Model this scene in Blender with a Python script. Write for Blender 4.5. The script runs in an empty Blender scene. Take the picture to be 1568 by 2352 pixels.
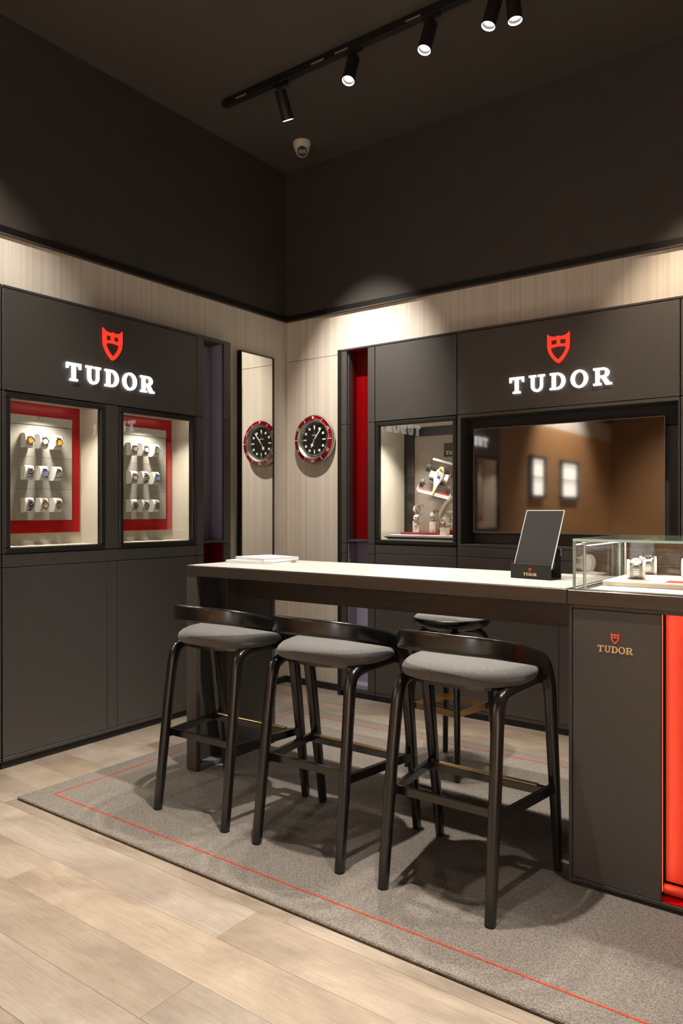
import bpy, bmesh, math, random
from mathutils import Vector, Matrix
from mathutils.geometry import tessellate_polygon
random.seed(7)
R = math.radians
scene = bpy.context.scene
col = scene.collection

# ------------------------------------------------------------------ camera, world, exposure
cam_d = bpy.data.cameras.new('camera'); cam = bpy.data.objects.new('camera', cam_d); col.objects.link(cam)
cam_d.sensor_fit = 'VERTICAL'; cam_d.sensor_height = 36.0
cam_d.lens = 36.0 * 1710.0 / 2352.0
cam_d.shift_y = -2.2 / 2352.0
cam_d.clip_start = 0.05; cam_d.clip_end = 60
cam.location = (3.5545, -4.1695, 1.25)
cam.rotation_euler = (R(90), 0, R(36.2))
scene.camera = cam
w = bpy.data.worlds.new('world'); scene.world = w; w.use_nodes = True
w.node_tree.nodes['Background'].inputs[0].default_value = (0.9, 0.8, 0.7, 1)
w.node_tree.nodes['Background'].inputs[1].default_value = 0.05
vs = scene.view_settings
vs.view_transform = 'Standard'; vs.look = 'None'; vs.gamma = 1.0; vs.use_curve_mapping = False
EXPOSURE = 0.0
vs.exposure = EXPOSURE
try:
    scene.cycles.use_denoising = True
    scene.cycles.sample_clamp_indirect = 6.0
    scene.cycles.max_bounces = 6
    scene.cycles.diffuse_bounces = 3
    scene.cycles.glossy_bounces = 3
    scene.cycles.transparent_max_bounces = 12
    scene.cycles.caustics_reflective = False
    scene.cycles.caustics_refractive = False
    scene.cycles.use_adaptive_sampling = True
    scene.cycles.adaptive_threshold = 0.07
    scene.cycles.adaptive_min_samples = 16
except Exception:
    pass

# ------------------------------------------------------------------ materials
def mat(name, color, rough=0.5, metal=0.0, spec=0.5, emit=None, emit_s=0.0, coat=0.0, ior=None, sheen=0.0):
    m = bpy.data.materials.new(name); m.use_nodes = True
    b = m.node_tree.nodes['Principled BSDF']
    b.inputs['Base Color'].default_value = (*color, 1)
    b.inputs['Roughness'].default_value = rough
    b.inputs['Metallic'].default_value = metal
    b.inputs['Specular IOR Level'].default_value = spec
    if ior: b.inputs['IOR'].default_value = ior
    if coat: b.inputs['Coat Weight'].default_value = coat
    if sheen: b.inputs['Sheen Weight'].default_value = sheen
    if emit:
        b.inputs['Emission Color'].default_value = (*emit, 1); b.inputs['Emission Strength'].default_value = emit_s
    return m

def nodes(m): return m.node_tree.nodes, m.node_tree.links, m.node_tree.nodes['Principled BSDF']

def noisy(m, c1, c2, scale, detail=4, stretch=(1, 1, 1), bump=0.0, bump_scale=None, lo=0.35, hi=0.65, random_obj=0.0, bump_dist=0.002, world=False):
    n, l, b = nodes(m)
    tc = n.new('ShaderNodeTexCoord'); mp = n.new('ShaderNodeMapping'); mp.inputs['Scale'].default_value = stretch
    src = tc.outputs['Object']
    if world:
        g = n.new('ShaderNodeNewGeometry'); src = g.outputs['Position']
    l.new(src, mp.inputs['Vector'])
    vec = mp.outputs['Vector']
    if random_obj:
        oi = n.new('ShaderNodeObjectInfo'); ad = n.new('ShaderNodeVectorMath'); ad.operation = 'ADD'
        mu = n.new('ShaderNodeMath'); mu.operation = 'MULTIPLY'; mu.inputs[1].default_value = 57.0
        l.new(oi.outputs['Random'], mu.inputs[0]); l.new(vec, ad.inputs[0]); l.new(mu.outputs[0], ad.inputs[1]); vec = ad.outputs[0]
    t = n.new('ShaderNodeTexNoise'); t.inputs['Scale'].default_value = scale; t.inputs['Detail'].default_value = detail
    l.new(vec, t.inputs['Vector'])
    r = n.new('ShaderNodeValToRGB')
    r.color_ramp.elements[0].position = lo; r.color_ramp.elements[0].color = (*c1, 1)
    r.color_ramp.elements[1].position = hi; r.color_ramp.elements[1].color = (*c2, 1)
    l.new(t.outputs['Fac'], r.inputs['Fac'])
    out = r.outputs['Color']
    if random_obj:
        hs = n.new('ShaderNodeHueSaturation'); ma = n.new('ShaderNodeMapRange')
        ma.inputs['To Min'].default_value = 1 - random_obj; ma.inputs['To Max'].default_value = 1 + random_obj
        l.new(oi.outputs['Random'], ma.inputs['Value']); l.new(ma.outputs[0], hs.inputs['Value']); l.new(out, hs.inputs['Color']); out = hs.outputs['Color']
    l.new(out, b.inputs['Base Color'])
    if bump:
        t2 = n.new('ShaderNodeTexNoise'); t2.inputs['Scale'].default_value = bump_scale or scale; t2.inputs['Detail'].default_value = 3
        l.new(vec, t2.inputs['Vector'])
        bp = n.new('ShaderNodeBump'); bp.inputs['Strength'].default_value = bump; bp.inputs['Distance'].default_value = bump_dist
        l.new(t2.outputs['Fac'], bp.inputs['Height']); l.new(bp.outputs['Normal'], b.inputs['Normal'])
    return m

def glass_mat(name, tint=(1, 1, 1), ior=1.5, refl=1.0):
    m = bpy.data.materials.new(name); m.use_nodes = True
    n = m.node_tree.nodes; l = m.node_tree.links
    for x in list(n): n.remove(x)
    o = n.new('ShaderNodeOutputMaterial'); mx = n.new('ShaderNodeMixShader'); tr = n.new('ShaderNodeBsdfTransparent'); gl = n.new('ShaderNodeBsdfGlossy')
    ge = n.new('ShaderNodeNewGeometry'); dt = n.new('ShaderNodeVectorMath'); dt.operation = 'DOT_PRODUCT'
    l.new(ge.outputs['Incoming'], dt.inputs[0]); l.new(ge.outputs['Normal'], dt.inputs[1])
    def mth(op, a, b=None, c=None):
        x = n.new('ShaderNodeMath'); x.operation = op
        for i, v in enumerate((a, b, c)):
            if v is None: continue
            if isinstance(v, (int, float)): x.inputs[i].default_value = v
            else: l.new(v, x.inputs[i])
        return x.outputs[0]
    f0 = ((ior-1)/(ior+1))**2
    fac = mth('MULTIPLY_ADD', mth('POWER', mth('SUBTRACT', 1.0, mth('MINIMUM', mth('ABSOLUTE', dt.outputs['Value']), 1.0)), 5.0), 1-f0, f0)
    gl.inputs['Roughness'].default_value = 0.0; gl.inputs['Color'].default_value = (refl, refl, refl, 1)
    tr.inputs['Color'].default_value = (*tint, 1)
    l.new(fac, mx.inputs[0]); l.new(tr.outputs[0], mx.inputs[1]); l.new(gl.outputs[0], mx.inputs[2]); l.new(mx.outputs[0], o.inputs['Surface'])
    return m

M = {}
M['cab'] = noisy(mat('charcoal_laminate', (0.05, 0.045, 0.041), 0.52, spec=0.85), (0.047, 0.0415, 0.037), (0.053, 0.047, 0.042), 60)
M['cab_edge'] = mat('charcoal_edge', (0.055, 0.051, 0.048), 0.38)
M['carcass'] = mat('carcass_black', (0.008, 0.0075, 0.007), 0.7)
M['frame'] = mat('anodised_frame', (0.03, 0.028, 0.026), 0.32, 0.4)
M['plinth'] = mat('plinth_black', (0.012, 0.011, 0.011), 0.6)
M['dark_wall'] = noisy(mat('dark_paint', (0.050, 0.042, 0.036), 0.55), (0.048, 0.041, 0.035), (0.053, 0.045, 0.038), 8)
M['ceil'] = mat('dark_ceiling_paint', (0.080, 0.068, 0.057), 0.75)
M['trim'] = mat('black_trim', (0.006, 0.006, 0.006), 0.4)
M['trim_lip'] = mat('brown_trim_lip', (0.08, 0.06, 0.045), 0.4)
# beige wallcovering with fine vertical threads
wp = mat('beige_wallcovering', (0.60, 0.51, 0.41), 0.55)
noisy(wp, (0.60, 0.53, 0.45), (0.70, 0.63, 0.545), 1.0, detail=6, stretch=(55, 55, 0.12), bump=0.15, bump_scale=2.0, lo=0.36, hi=0.62, bump_dist=0.001, world=True)
M['beige'] = wp
M['case_in'] = mat('cream_case_lining', (0.62, 0.575, 0.475), 0.6)
M['case_grey'] = noisy(mat('grey_backboard', (0.38, 0.36, 0.31), 0.55), (0.37, 0.35, 0.30), (0.40, 0.38, 0.33), 200)
M['red'] = mat('red_lacquer', (0.40, 0.001, 0.002), 0.25, spec=0.25)
M['red_dark'] = mat('deep_red_lacquer', (0.17, 0.001, 0.002), 0.12)
M['purple'] = mat('grey_violet_lining', (0.30, 0.27, 0.38), 0.45)
M['bronze'] = noisy(mat('brushed_bronze_laminate', (0.075, 0.06, 0.047), 0.36, 0.45), (0.068, 0.055, 0.043), (0.085, 0.068, 0.053), 3, stretch=(1, 40, 40))
M['top'] = noisy(mat('pale_table_inlay', (0.62, 0.61, 0.55), 0.35), (0.39, 0.385, 0.35), (0.425, 0.42, 0.385), 120, bump=0.05)
M['grey_plate'] = mat('grey_foot_plate', (0.16, 0.165, 0.175), 0.5)
sw = mat('black_stained_ash', (0.011, 0.010, 0.010), 0.22, spec=0.7)
noisy(sw, (0.006, 0.0055, 0.005), (0.012, 0.011, 0.0105), 6, stretch=(14, 14, 1.2), bump=0.05, bump_scale=9, bump_dist=0.001)
M['stool'] = sw
M['fabric'] = noisy(mat('grey_wool_fabric', (0.1, 0.095, 0.09), 0.95, sheen=0.15, spec=0.1), (0.072, 0.068, 0.065), (0.152, 0.143, 0.137), 480, detail=2, bump=0.35, bump_scale=500, bump_dist=0.0006)
M['brass'] = mat('brushed_brass', (0.62, 0.44, 0.22), 0.3, 1.0)
M['steel'] = mat('polished_steel', (0.72, 0.71, 0.69), 0.18, 1.0)
M['steel_satin'] = mat('satin_steel', (0.55, 0.54, 0.52), 0.35, 1.0)
M['gold'] = mat('yellow_gold', (0.80, 0.52, 0.18), 0.2, 1.0)
M['gold_letter'] = mat('pale_gold_letter', (0.85, 0.66, 0.36), 0.3, 0.8)
M['white'] = mat('white_leather', (0.80, 0.78, 0.73), 0.45)
M['paper'] = mat('white_paper', (0.82, 0.82, 0.82), 0.45)
M['ink'] = mat('dark_print', (0.03, 0.03, 0.035), 0.5)
M['ink_grey'] = mat('grey_print', (0.22, 0.21, 0.19), 0.5)
M['ink_red'] = mat('red_print', (0.75, 0.06, 0.03), 0.5)
M['black_gloss'] = mat('black_dial', (0.006, 0.006, 0.006), 0.22)
M['dial_white'] = mat('white_dial', (0.75, 0.74, 0.70), 0.3)
M['dial_gold'] = mat('champagne_dial', (0.75, 0.42, 0.05), 0.3, 0.3)
M['dial_blue'] = mat('blue_dial', (0.12, 0.22, 0.75), 0.3, 0.2)
M['dial_grey'] = mat('grey_dial', (0.16, 0.155, 0.14), 0.3, 0.3)
M['lume'] = mat('cream_marker', (0.85, 0.82, 0.72), 0.4)
M['strap_dark'] = mat('dark_leather_strap', (0.02, 0.018, 0.016), 0.55)
M['strap_blue'] = mat('blue_grey_strap', (0.09, 0.13, 0.17), 0.6)
M['bezel_red'] = mat('red_bezel', (0.17, 0.001, 0.003), 0.16, 0.0)
M['mirror'] = mat('mirror_silver', (0.90, 0.90, 0.86), 0.0, 1.0)
M['black_frame'] = mat('black_metal_frame', (0.008, 0.007, 0.007), 0.4)
M['glass'] = glass_mat('clear_glass', (0.985, 0.995, 0.99))
M['case_glass'] = glass_mat('case_glass', (0.985, 0.99, 0.985), 1.5)
M['glass_edge'] = mat('green_glass_edge', (0.50, 0.72, 0.63), 0.15)
M['tv'] = mat('black_glossy_screen', (0.006, 0.005, 0.0045), 0.045, spec=1.0, ior=1.9)
M['tv_frame'] = mat('grey_screen_bezel', (0.18, 0.17, 0.165), 0.35, 0.6)
M['lamp_body'] = mat('black_lamp_housing', (0.02, 0.017, 0.015), 0.45, 0.2)
M['rail'] = mat('black_rail', (0.002, 0.002, 0.002), 0.6)
M['slot'] = mat('bare_metal_slot', (0.5, 0.47, 0.42), 0.4, 0.6)
M['lens'] = mat('lit_lens', (1, 1, 1), 0.3, emit=(1.0, 0.97, 0.92), emit_s=7)
M['led'] = mat('led_strip', (1, 1, 1), 0.3, emit=(1.0, 0.93, 0.80), emit_s=7)
M['letter'] = mat('lit_white_letter', (0.9, 0.9, 0.9), 0.4, emit=(1.0, 0.98, 0.95), emit_s=1.9)
M['shield'] = mat('lit_red_shield', (0.6, 0.03, 0.02), 0.4, emit=(1.0, 0.055, 0.028), emit_s=0.75)
M['dome'] = mat('white_plastic', (0.72, 0.66, 0.58), 0.4)
M['dome_glass'] = mat('dark_camera_glass', (0.02, 0.018, 0.016), 0.1)
M['orange'] = noisy(mat('red_leather', (0.72, 0.055, 0.014), 0.45), (0.68, 0.050, 0.012), (0.75, 0.062, 0.017), 300, bump=0.3, bump_scale=420)
M['tablet'] = mat('black_stand', (0.024, 0.022, 0.020), 0.6, spec=0.15)
M['acrylic'] = mat('clear_acrylic_edge', (0.75, 0.75, 0.72), 0.15)
M['block'] = mat('stone_block', (0.62, 0.53, 0.45), 0.5)
M['maroon'] = mat('maroon_tray', (0.22, 0.008, 0.015), 0.4)
M['car_white'] = mat('white_car_paint', (0.82, 0.82, 0.82), 0.25)
M['car_yellow'] = mat('yellow_car_paint', (0.9, 0.5, 0.03), 0.3)
M['car_red'] = mat('red_car_paint', (0.55, 0.03, 0.02), 0.3)
M['car_blue'] = mat('blue_car_paint', (0.05, 0.12, 0.45), 0.3)
M['tyre'] = mat('tyre_rubber', (0.015, 0.015, 0.015), 0.7)
M['case_back'] = mat('taupe_case_back', (0.33, 0.29, 0.26), 0.5)
M['shop_brown'] = mat('brown_timber_wall', (0.42, 0.22, 0.09), 0.5)
M['grey_beige'] = mat('taupe_tray_edge', (0.42, 0.36, 0.29), 0.4)
M['lit_panel'] = mat('added_shelf_glow', (0.9, 0.85, 0.75), 0.5, emit=(1.0, 0.92, 0.80), emit_s=4.0)  # glow of the invented shelves, made for the screen to mirror

M['daylight'] = mat('added_daylit_pane', (0.9, 0.95, 1.0), 0.3, emit=(0.88, 0.94, 1.0), emit_s=3.4)  # daylight glow of the invented window
# oak planks
fl = mat('oak_plank', (0.30, 0.23, 0.17), 0.52)
def oak(m):
    n, l, b = nodes(m)
    tc = n.new('ShaderNodeTexCoord'); oi = n.new('ShaderNodeObjectInfo')
    mu = n.new('ShaderNodeMath'); mu.operation = 'MULTIPLY'; mu.inputs[1].default_value = 37.0; l.new(oi.outputs['Random'], mu.inputs[0])
    ad = n.new('ShaderNodeVectorMath'); ad.operation = 'ADD'; l.new(tc.outputs['Object'], ad.inputs[0]); l.new(mu.outputs[0], ad.inputs[1])
    def noise(st, sc, de, rough=0.55, dist=0.0):
        mp = n.new('ShaderNodeMapping'); mp.inputs['Scale'].default_value = st; l.new(ad.outputs[0], mp.inputs['Vector'])
        t = n.new('ShaderNodeTexNoise'); t.inputs['Scale'].default_value = sc; t.inputs['Detail'].default_value = de; t.inputs['Roughness'].default_value = rough; t.inputs['Distortion'].default_value = dist
        l.new(mp.outputs[0], t.inputs['Vector']); return t.outputs['Fac']
    def ramp(f, p0, c0, p1, c1):
        r = n.new('ShaderNodeValToRGB'); r.color_ramp.elements[0].position = p0; r.color_ramp.elements[0].color = (*c0, 1); r.color_ramp.elements[1].position = p1; r.color_ramp.elements[1].color = (*c1, 1)
        l.new(f, r.inputs['Fac']); return r.outputs['Color']
    def mix(mode, fac, a, c):
        x = n.new('ShaderNodeMix'); x.data_type = 'RGBA'; x.blend_type = mode; x.inputs[0].default_value = fac; l.new(a, x.inputs[6]); l.new(c, x.inputs[7]); return x.outputs[2]
    cloud = ramp(noise((1, 1.6, 1), 2.4, 7, 0.6, 0.6), 0.33, (0.235, 0.172, 0.120), 0.68, (0.40, 0.318, 0.236))
    g = noise((1.2, 26, 1), 5.0, 8, 0.65, 1.2)
    grain = ramp(g, 0.30, (0.62, 0.58, 0.54), 0.58, (1, 1, 1))
    c = mix('MULTIPLY', 0.55, cloud, grain)
    fleck = ramp(noise((30, 140, 1), 4.0, 2), 0.32, (0.72, 0.66, 0.58), 0.44, (1, 1, 1))
    c = mix('MULTIPLY', 0.35, c, fleck)
    hs = n.new('ShaderNodeHueSaturation'); ma = n.new('ShaderNodeMapRange'); ma.inputs['To Min'].default_value = 0.88; ma.inputs['To Max'].default_value = 1.10
    m2 = n.new('ShaderNodeMath'); m2.operation = 'FRACT'; m3 = n.new('ShaderNodeMath'); m3.operation = 'MULTIPLY'; m3.inputs[1].default_value = 13.7; l.new(oi.outputs['Random'], m3.inputs[0]); l.new(m3.outputs[0], m2.inputs[0])
    sa = n.new('ShaderNodeMapRange'); sa.inputs['To Min'].default_value = 0.70; sa.inputs['To Max'].default_value = 1.02; l.new(m2.outputs[0], sa.inputs['Value']); l.new(sa.outputs[0], hs.inputs['Saturation'])
    l.new(oi.outputs['Random'], ma.inputs['Value']); l.new(ma.outputs[0], hs.inputs['Value']); l.new(c, hs.inputs['Color']); l.new(hs.outputs['Color'], b.inputs['Base Color'])
    wv = n.new('ShaderNodeTexWave'); wv.wave_type = 'BANDS'; wv.bands_direction = 'X'; wv.inputs['Scale'].default_value = 45.0; wv.inputs['Distortion'].default_value = 3.0; wv.inputs['Detail'].default_value = 2.0
    l.new(ad.outputs[0], wv.inputs['Vector'])
    sm_ = n.new('ShaderNodeMath'); sm_.operation = 'ADD'; l.new(wv.outputs['Fac'], sm_.inputs[0]); l.new(g, sm_.inputs[1])
    bp = n.new('ShaderNodeBump'); bp.inputs['Strength'].default_value = 0.12; bp.inputs['Distance'].default_value = 0.0015
    l.new(sm_.outputs[0], bp.inputs['Height']); l.new(bp.outputs['Normal'], b.inputs['Normal'])
oak(fl)
M['plank'] = fl
M['subfloor'] = mat('dark_joint', (0.20, 0.15, 0.105), 0.8)
# rug
rg = mat('taupe_rug', (0.2, 0.175, 0.155), 1.0, spec=0.05)
noisy(rg, (0.125, 0.108, 0.093), (0.30, 0.265, 0.232), 210, detail=5, bump=0.9, bump_scale=260, lo=0.30, hi=0.66, bump_dist=0.006)
M['rug'] = rg
M['rug_line'] = noisy(mat('red_rug_line', (0.55, 0.07, 0.03), 1.0, spec=0.05), (0.40, 0.04, 0.018), (0.62, 0.09, 0.045), 220, bump=0.6)

# ------------------------------------------------------------------ mesh helpers
W = {}
def box(bm, x0, x1, y0, y1, z0, z1, bev=0.0):
    x0, x1 = min(x0, x1), max(x0, x1); y0, y1 = min(y0, y1), max(y0, y1); z0, z1 = min(z0, z1), max(z0, z1)
    r = bmesh.ops.create_cube(bm, size=1.0, matrix=Matrix.Translation(((x0+x1)/2, (y0+y1)/2, (z0+z1)/2)) @ Matrix.Diagonal((x1-x0, y1-y0, z1-z0, 1)))
    if bev:
        es = {e for v in r['verts'] for e in v.link_edges}
        bmesh.ops.bevel(bm, geom=list(es), offset=bev, segments=1, affect='EDGES')
    return bm
def B(*a, **k): return box(bmesh.new(), *a, **k)
def Bs(lst, bev=0.0):
    bm = bmesh.new()
    for a in lst: box(bm, *a, bev=bev)
    return bm
def frame_from(t, hint):
    t = t.normalized(); n = (hint - t * hint.dot(t)).normalized(); return n, t.cross(n)
def bar(bm, p0, p1, wd, ht, hint=Vector((0, 0, 1)), bev=0.0):
    p0, p1 = Vector(p0), Vector(p1); t = p1 - p0; n, b = frame_from(t, hint)
    mtx = Matrix(((*[t.normalized()[i] for i in range(1)],),)) if False else None
    tt = t.normalized()
    m3 = Matrix((tt, b, n)).transposed().to_4x4()
    mt = Matrix.Translation((p0 + p1) / 2) @ m3 @ Matrix.Diagonal((t.length, wd, ht, 1))
    r = bmesh.ops.create_cube(bm, size=1.0, matrix=mt)
    if bev:
        es = {e for v in r['verts'] for e in v.link_edges}
        bmesh.ops.bevel(bm, geom=list(es), offset=bev, segments=2, affect='EDGES')
    return bm
def lathe(bm, prof, seg=40, mtx=None):
    rings = []
    for r, z in prof:
        if r < 1e-6:
            rings.append([bm.verts.new((0, 0, z))])
        else:
            rings.append([bm.verts.new((r*math.cos(2*math.pi*i/seg), r*math.sin(2*math.pi*i/seg), z)) for i in range(seg)])
    for a, b in zip(rings, rings[1:]):
        for i in range(seg):
            j = (i+1) % seg
            if len(a) == 1 and len(b) == 1: continue
            if len(a) == 1: bm.faces.new((a[0], b[j], b[i]))
            elif len(b) == 1: bm.faces.new((a[i], a[j], b[0]))
            else: bm.faces.new((a[i], a[j], b[j], b[i]))
    if mtx:
        vs_ = [v for rg_ in rings for v in rg_]
        bmesh.ops.transform(bm, matrix=mtx, verts=vs_)
    return bm
def tube(bm, p0, p1, r, seg=20, r1=None):
    p0, p1 = Vector(p0), Vector(p1); t = p1 - p0
    h = Vector((0, 0, 1)) if abs(t.normalized().z) < 0.9 else Vector((1, 0, 0))
    n, b = frame_from(t, h)
    m3 = Matrix((n, b, t.normalized())).transposed().to_4x4()
    L = t.length; r1 = r if r1 is None else r1
    return lathe(bm, [(0, 0), (r, 0), (r1, L), (0, L)], seg, Matrix.Translation(p0) @ m3)
def catmull(pts, k=5):
    P = [Vector(p) for p in pts]; out = []
    for i in range(len(P)-1):
        a, b, c, d = P[max(i-1, 0)], P[i], P[i+1], P[min(i+2, len(P)-1)]
        for s in range(k):
            t = s/k
            out.append(0.5*((2*b) + (c-a)*t + (2*a-5*b+4*c-d)*t*t + (3*b-a-3*c+d)*t*t*t))
    out.append(P[-1]); return out
def lerp_list(vals, n):
    out = []
    for i in range(n):
        t = i/(n-1)*(len(vals)-1); k = min(int(t), len(vals)-2); f = t-k
        out.append([vals[k][j]*(1-f)+vals[k+1][j]*f for j in range(len(vals[0]))])
    return out
def sweep(bm, path, sizes, nseg=14, nfun=None):
    """sizes: list of (half along n, half along b, exponent); n = horizontal outward side"""
    rings = []; n_prev = None
    for i, p in enumerate(path):
        t = (path[min(i+1, len(path)-1)] - path[max(i-1, 0)]).normalized()
        n = nfun(t) if nfun else t.cross(Vector((0, 0, 1)))
        if n.length < 1e-3: n = n_prev
        n = (n - t*n.dot(t)).normalized(); n_prev = n
        b = n.cross(t)
        a_, h_, e_ = sizes[i]; ring = []
        for k in range(nseg):
            th = 2*math.pi*(k+0.5)/nseg; c, s = math.cos(th), math.sin(th)
            x = math.copysign(abs(c)**(2/e_), c)*a_; y = math.copysign(abs(s)**(2/e_), s)*h_
            ring.append(bm.verts.new(p + n*x + b*y))
        rings.append(ring)
    for a, c in zip(rings, rings[1:]):
        for k in range(nseg):
            j = (k+1) % nseg
            bm.faces.new((a[k], a[j], c[j], c[k]))
    bm.faces.new(list(reversed(rings[0]))); bm.faces.new(rings[-1])
    return bm
def extrude_poly(bm, loops, z0, z1, mtx=None):
    """loops: outer + holes as 2D lists, extruded along z"""
    flat = [p for lp in loops for p in lp]
    tris = tessellate_polygon([[Vector((x, y, 0)) for x, y in lp] for lp in loops])
    lo = [bm.verts.new((x, y, z0)) for x, y in flat]; hi = [bm.verts.new((x, y, z1)) for x, y in flat]
    for a, b, c in tris:
        try: bm.faces.new((hi[a], hi[b], hi[c]))
        except ValueError: pass
        try: bm.faces.new((lo[c], lo[b], lo[a]))
        except ValueError: pass
    o = 0
    for lp in loops:
        n = len(lp)
        for i in range(n):
            j = (i+1) % n
            bm.faces.new((lo[o+i], lo[o+j], hi[o+j], hi[o+i]))
        o += n
    if mtx: bmesh.ops.transform(bm, matrix=mtx, verts=lo+hi)
    return bm

def obj(name, bm, material, parent=None, smooth=False, local=False):
    """one mesh object. vertices in world space unless local=True"""
    bmesh.ops.recalc_face_normals(bm, faces=bm.faces)
    off = W.get(parent.name, Vector((0, 0, 0))) if (parent and not local) else Vector((0, 0, 0))
    if off.length: bmesh.ops.translate(bm, vec=-off, verts=bm.verts)
    me = bpy.data.meshes.new(name); bm.to_mesh(me); bm.free()
    for mm in (material if isinstance(material, (list, tuple)) else [material]): me.materials.append(mm)
    if smooth:
        for p in me.polygons: p.use_smooth = True
        try: me.set_sharp_from_angle(angle=R(40))
        except Exception: pass
    o = bpy.data.objects.new(name, me); col.objects.link(o)
    if parent:
        o.parent = parent; W[o.name] = off
    else: W[o.name] = Vector((0, 0, 0))
    return o
def thing(name, label, cat, loc=(0, 0, 0), group=None):
    o = bpy.data.objects.new(name, None); col.objects.link(o); o.empty_display_size = 0.05
    o.location = loc; W[o.name] = Vector(loc); o['label'] = label; o['category'] = cat
    if group: o['group'] = group
    return o
def tag(o, label, cat, group=None):
    o['label'] = label; o['category'] = cat
    if group: o['group'] = group
    return o
def struct(name, bm, m, label=None, parent=None):
    o = obj(name, bm, m, parent)
    if not parent: o['kind'] = 'structure'
    if label: o['label'] = label
    return o
def dup(root, label=None, group=None, mats=None):
    r = root.copy(); col.objects.link(r); W[r.name] = Vector((0, 0, 0))
    if label: r['label'] = label
    if group: r['group'] = group
    def rec(src, dst):
        for ch in list(src.children):
            c = ch.copy(); c.parent = dst; col.objects.link(c)
            key = ch.name.split('.')[0]
            if mats and key in mats and c.type == 'MESH':
                c.material_slots[0].link = 'OBJECT'; c.material_slots[0].material = mats[key]
            rec(ch, c)
    rec(root, r); return r
def text_bm(s, size, depth):
    cu = bpy.data.curves.new('txt', 'FONT'); cu.body = s; cu.size = size; cu.extrude = depth; cu.align_x = 'CENTER'; cu.align_y = 'CENTER'; cu.resolution_u = 3
    o = bpy.data.objects.new('txt', cu); col.objects.link(o)
    dg = bpy.context.evaluated_depsgraph_get(); me = bpy.data.meshes.new_from_object(o.evaluated_get(dg))
    bm = bmesh.new(); bm.from_mesh(me); bpy.data.objects.remove(o); bpy.data.meshes.remove(me); bpy.data.curves.remove(cu)
    return bm

# slab-serif letters, cap height 1
def arc_pts(cx, cy, rx, ry, a0, a1, n=18):
    return [(cx+rx*math.cos(R(a0+(a1-a0)*i/n)), cy+ry*math.sin(R(a0+(a1-a0)*i/n))) for i in range(n+1)]
def rect(x0, x1, y0, y1): return [(x0, y0), (x1, y0), (x1, y1), (x0, y1)]
def letter_loops(ch):
    """list of (loops) polygons; width"""
    if ch == 'T':
        return [[[(0.02, 0.68), (0.12, 0.68), (0.17, 0.86), (0.37, 0.86), (0.37, 0.12), (0.24, 0.12), (0.24, 0), (0.72, 0), (0.72, 0.12), (0.59, 0.12), (0.59, 0.86), (0.79, 0.86), (0.84, 0.68), (0.94, 0.68), (0.94, 1), (0.02, 1)]]], 0.96
    if ch == 'U':
        o = [(0, 1), (0, 0.88), (0.12, 0.88), (0.12, 0.36)] + arc_pts(0.49, 0.36, 0.37, 0.38, 180, 360) + [(0.86, 0.88), (0.98, 0.88), (0.98, 1), (0.56, 1), (0.56, 0.88), (0.70, 0.88), (0.70, 0.36)] + arc_pts(0.51, 0.36, 0.19, 0.24, 0, -180) + [(0.32, 0.88), (0.44, 0.88), (0.44, 1)]
        return [[o]], 0.98
    if ch == 'D':
        o = [(0, 0), (0.45, 0)] + arc_pts(0.45, 0.5, 0.48, 0.5, -90, 90) + [(0, 1), (0, 0.88), (0.12, 0.88), (0.12, 0.12), (0, 0.12)]
        h = [(0.34, 0.13)] + arc_pts(0.44, 0.5, 0.27, 0.37, -90, 90) + [(0.34, 0.87)]
        return [[o, h]], 0.94
    if ch == 'O':
        return [[arc_pts(0.5, 0.5, 0.5, 0.53, 0, 355, 36), arc_pts(0.5, 0.5, 0.28, 0.40, 0, 355, 36)]], 1.0
    if ch == 'R':
        o = [(0, 0), (0.46, 0), (0.46, 0.12), (0.34, 0.12), (0.34, 0.42), (0.46, 0.42), (0.70, 0), (1.04, 0), (1.04, 0.12), (0.93, 0.12), (0.70, 0.46)] + arc_pts(0.56, 0.71, 0.34, 0.29, -55, 90, 12) + [(0, 1), (0, 0.88), (0.12, 0.88), (0.12, 0.12), (0, 0.12)]
        h = [(0.34, 0.55)] + arc_pts(0.53, 0.715, 0.15, 0.165, -90, 90, 10) + [(0.34, 0.88)]
        return [[o, h]], 1.04
def letter_bm(ch, size, depth):
    bm = bmesh.new(); lps, wd = letter_loops(ch)
    for loops in lps: extrude_poly(bm, [[(x*size, y*size) for x, y in lp] for lp in loops], 0, depth)
    return bm, wd*size
def shield_bm(wd, depth):
    o = [(0, 1.35), (.10, 1.25), (.25, 1.20), (.40, 1.185), (.5, 1.235), (.60, 1.185), (.75, 1.20), (.90, 1.25), (1, 1.35), (1, .80), (.97, .60), (.88, .40), (.75, .21), (.61, .07), (.5, 0), (.39, .07), (.25, .21), (.12, .40), (.03, .60), (0, .80)]
    h1 = [(.17, 1.05), (.43, 1.06), (.43, .86), (.17, .84)]; h2 = [(1-x, y) for x, y in reversed(h1)]
    h3 = [(.15, .70), (.33, .74), (.5, .75), (.67, .74), (.85, .70), (.82, .57), (.74, .42), (.63, .28), (.5, .16), (.37, .28), (.26, .42), (.18, .57)]
    bm = bmesh.new(); s = wd
    extrude_poly(bm, [[((x-.5)*s, y*s) for x, y in lp] for lp in (o, h1, h2, h3)], 0, depth)
    return bm
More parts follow.
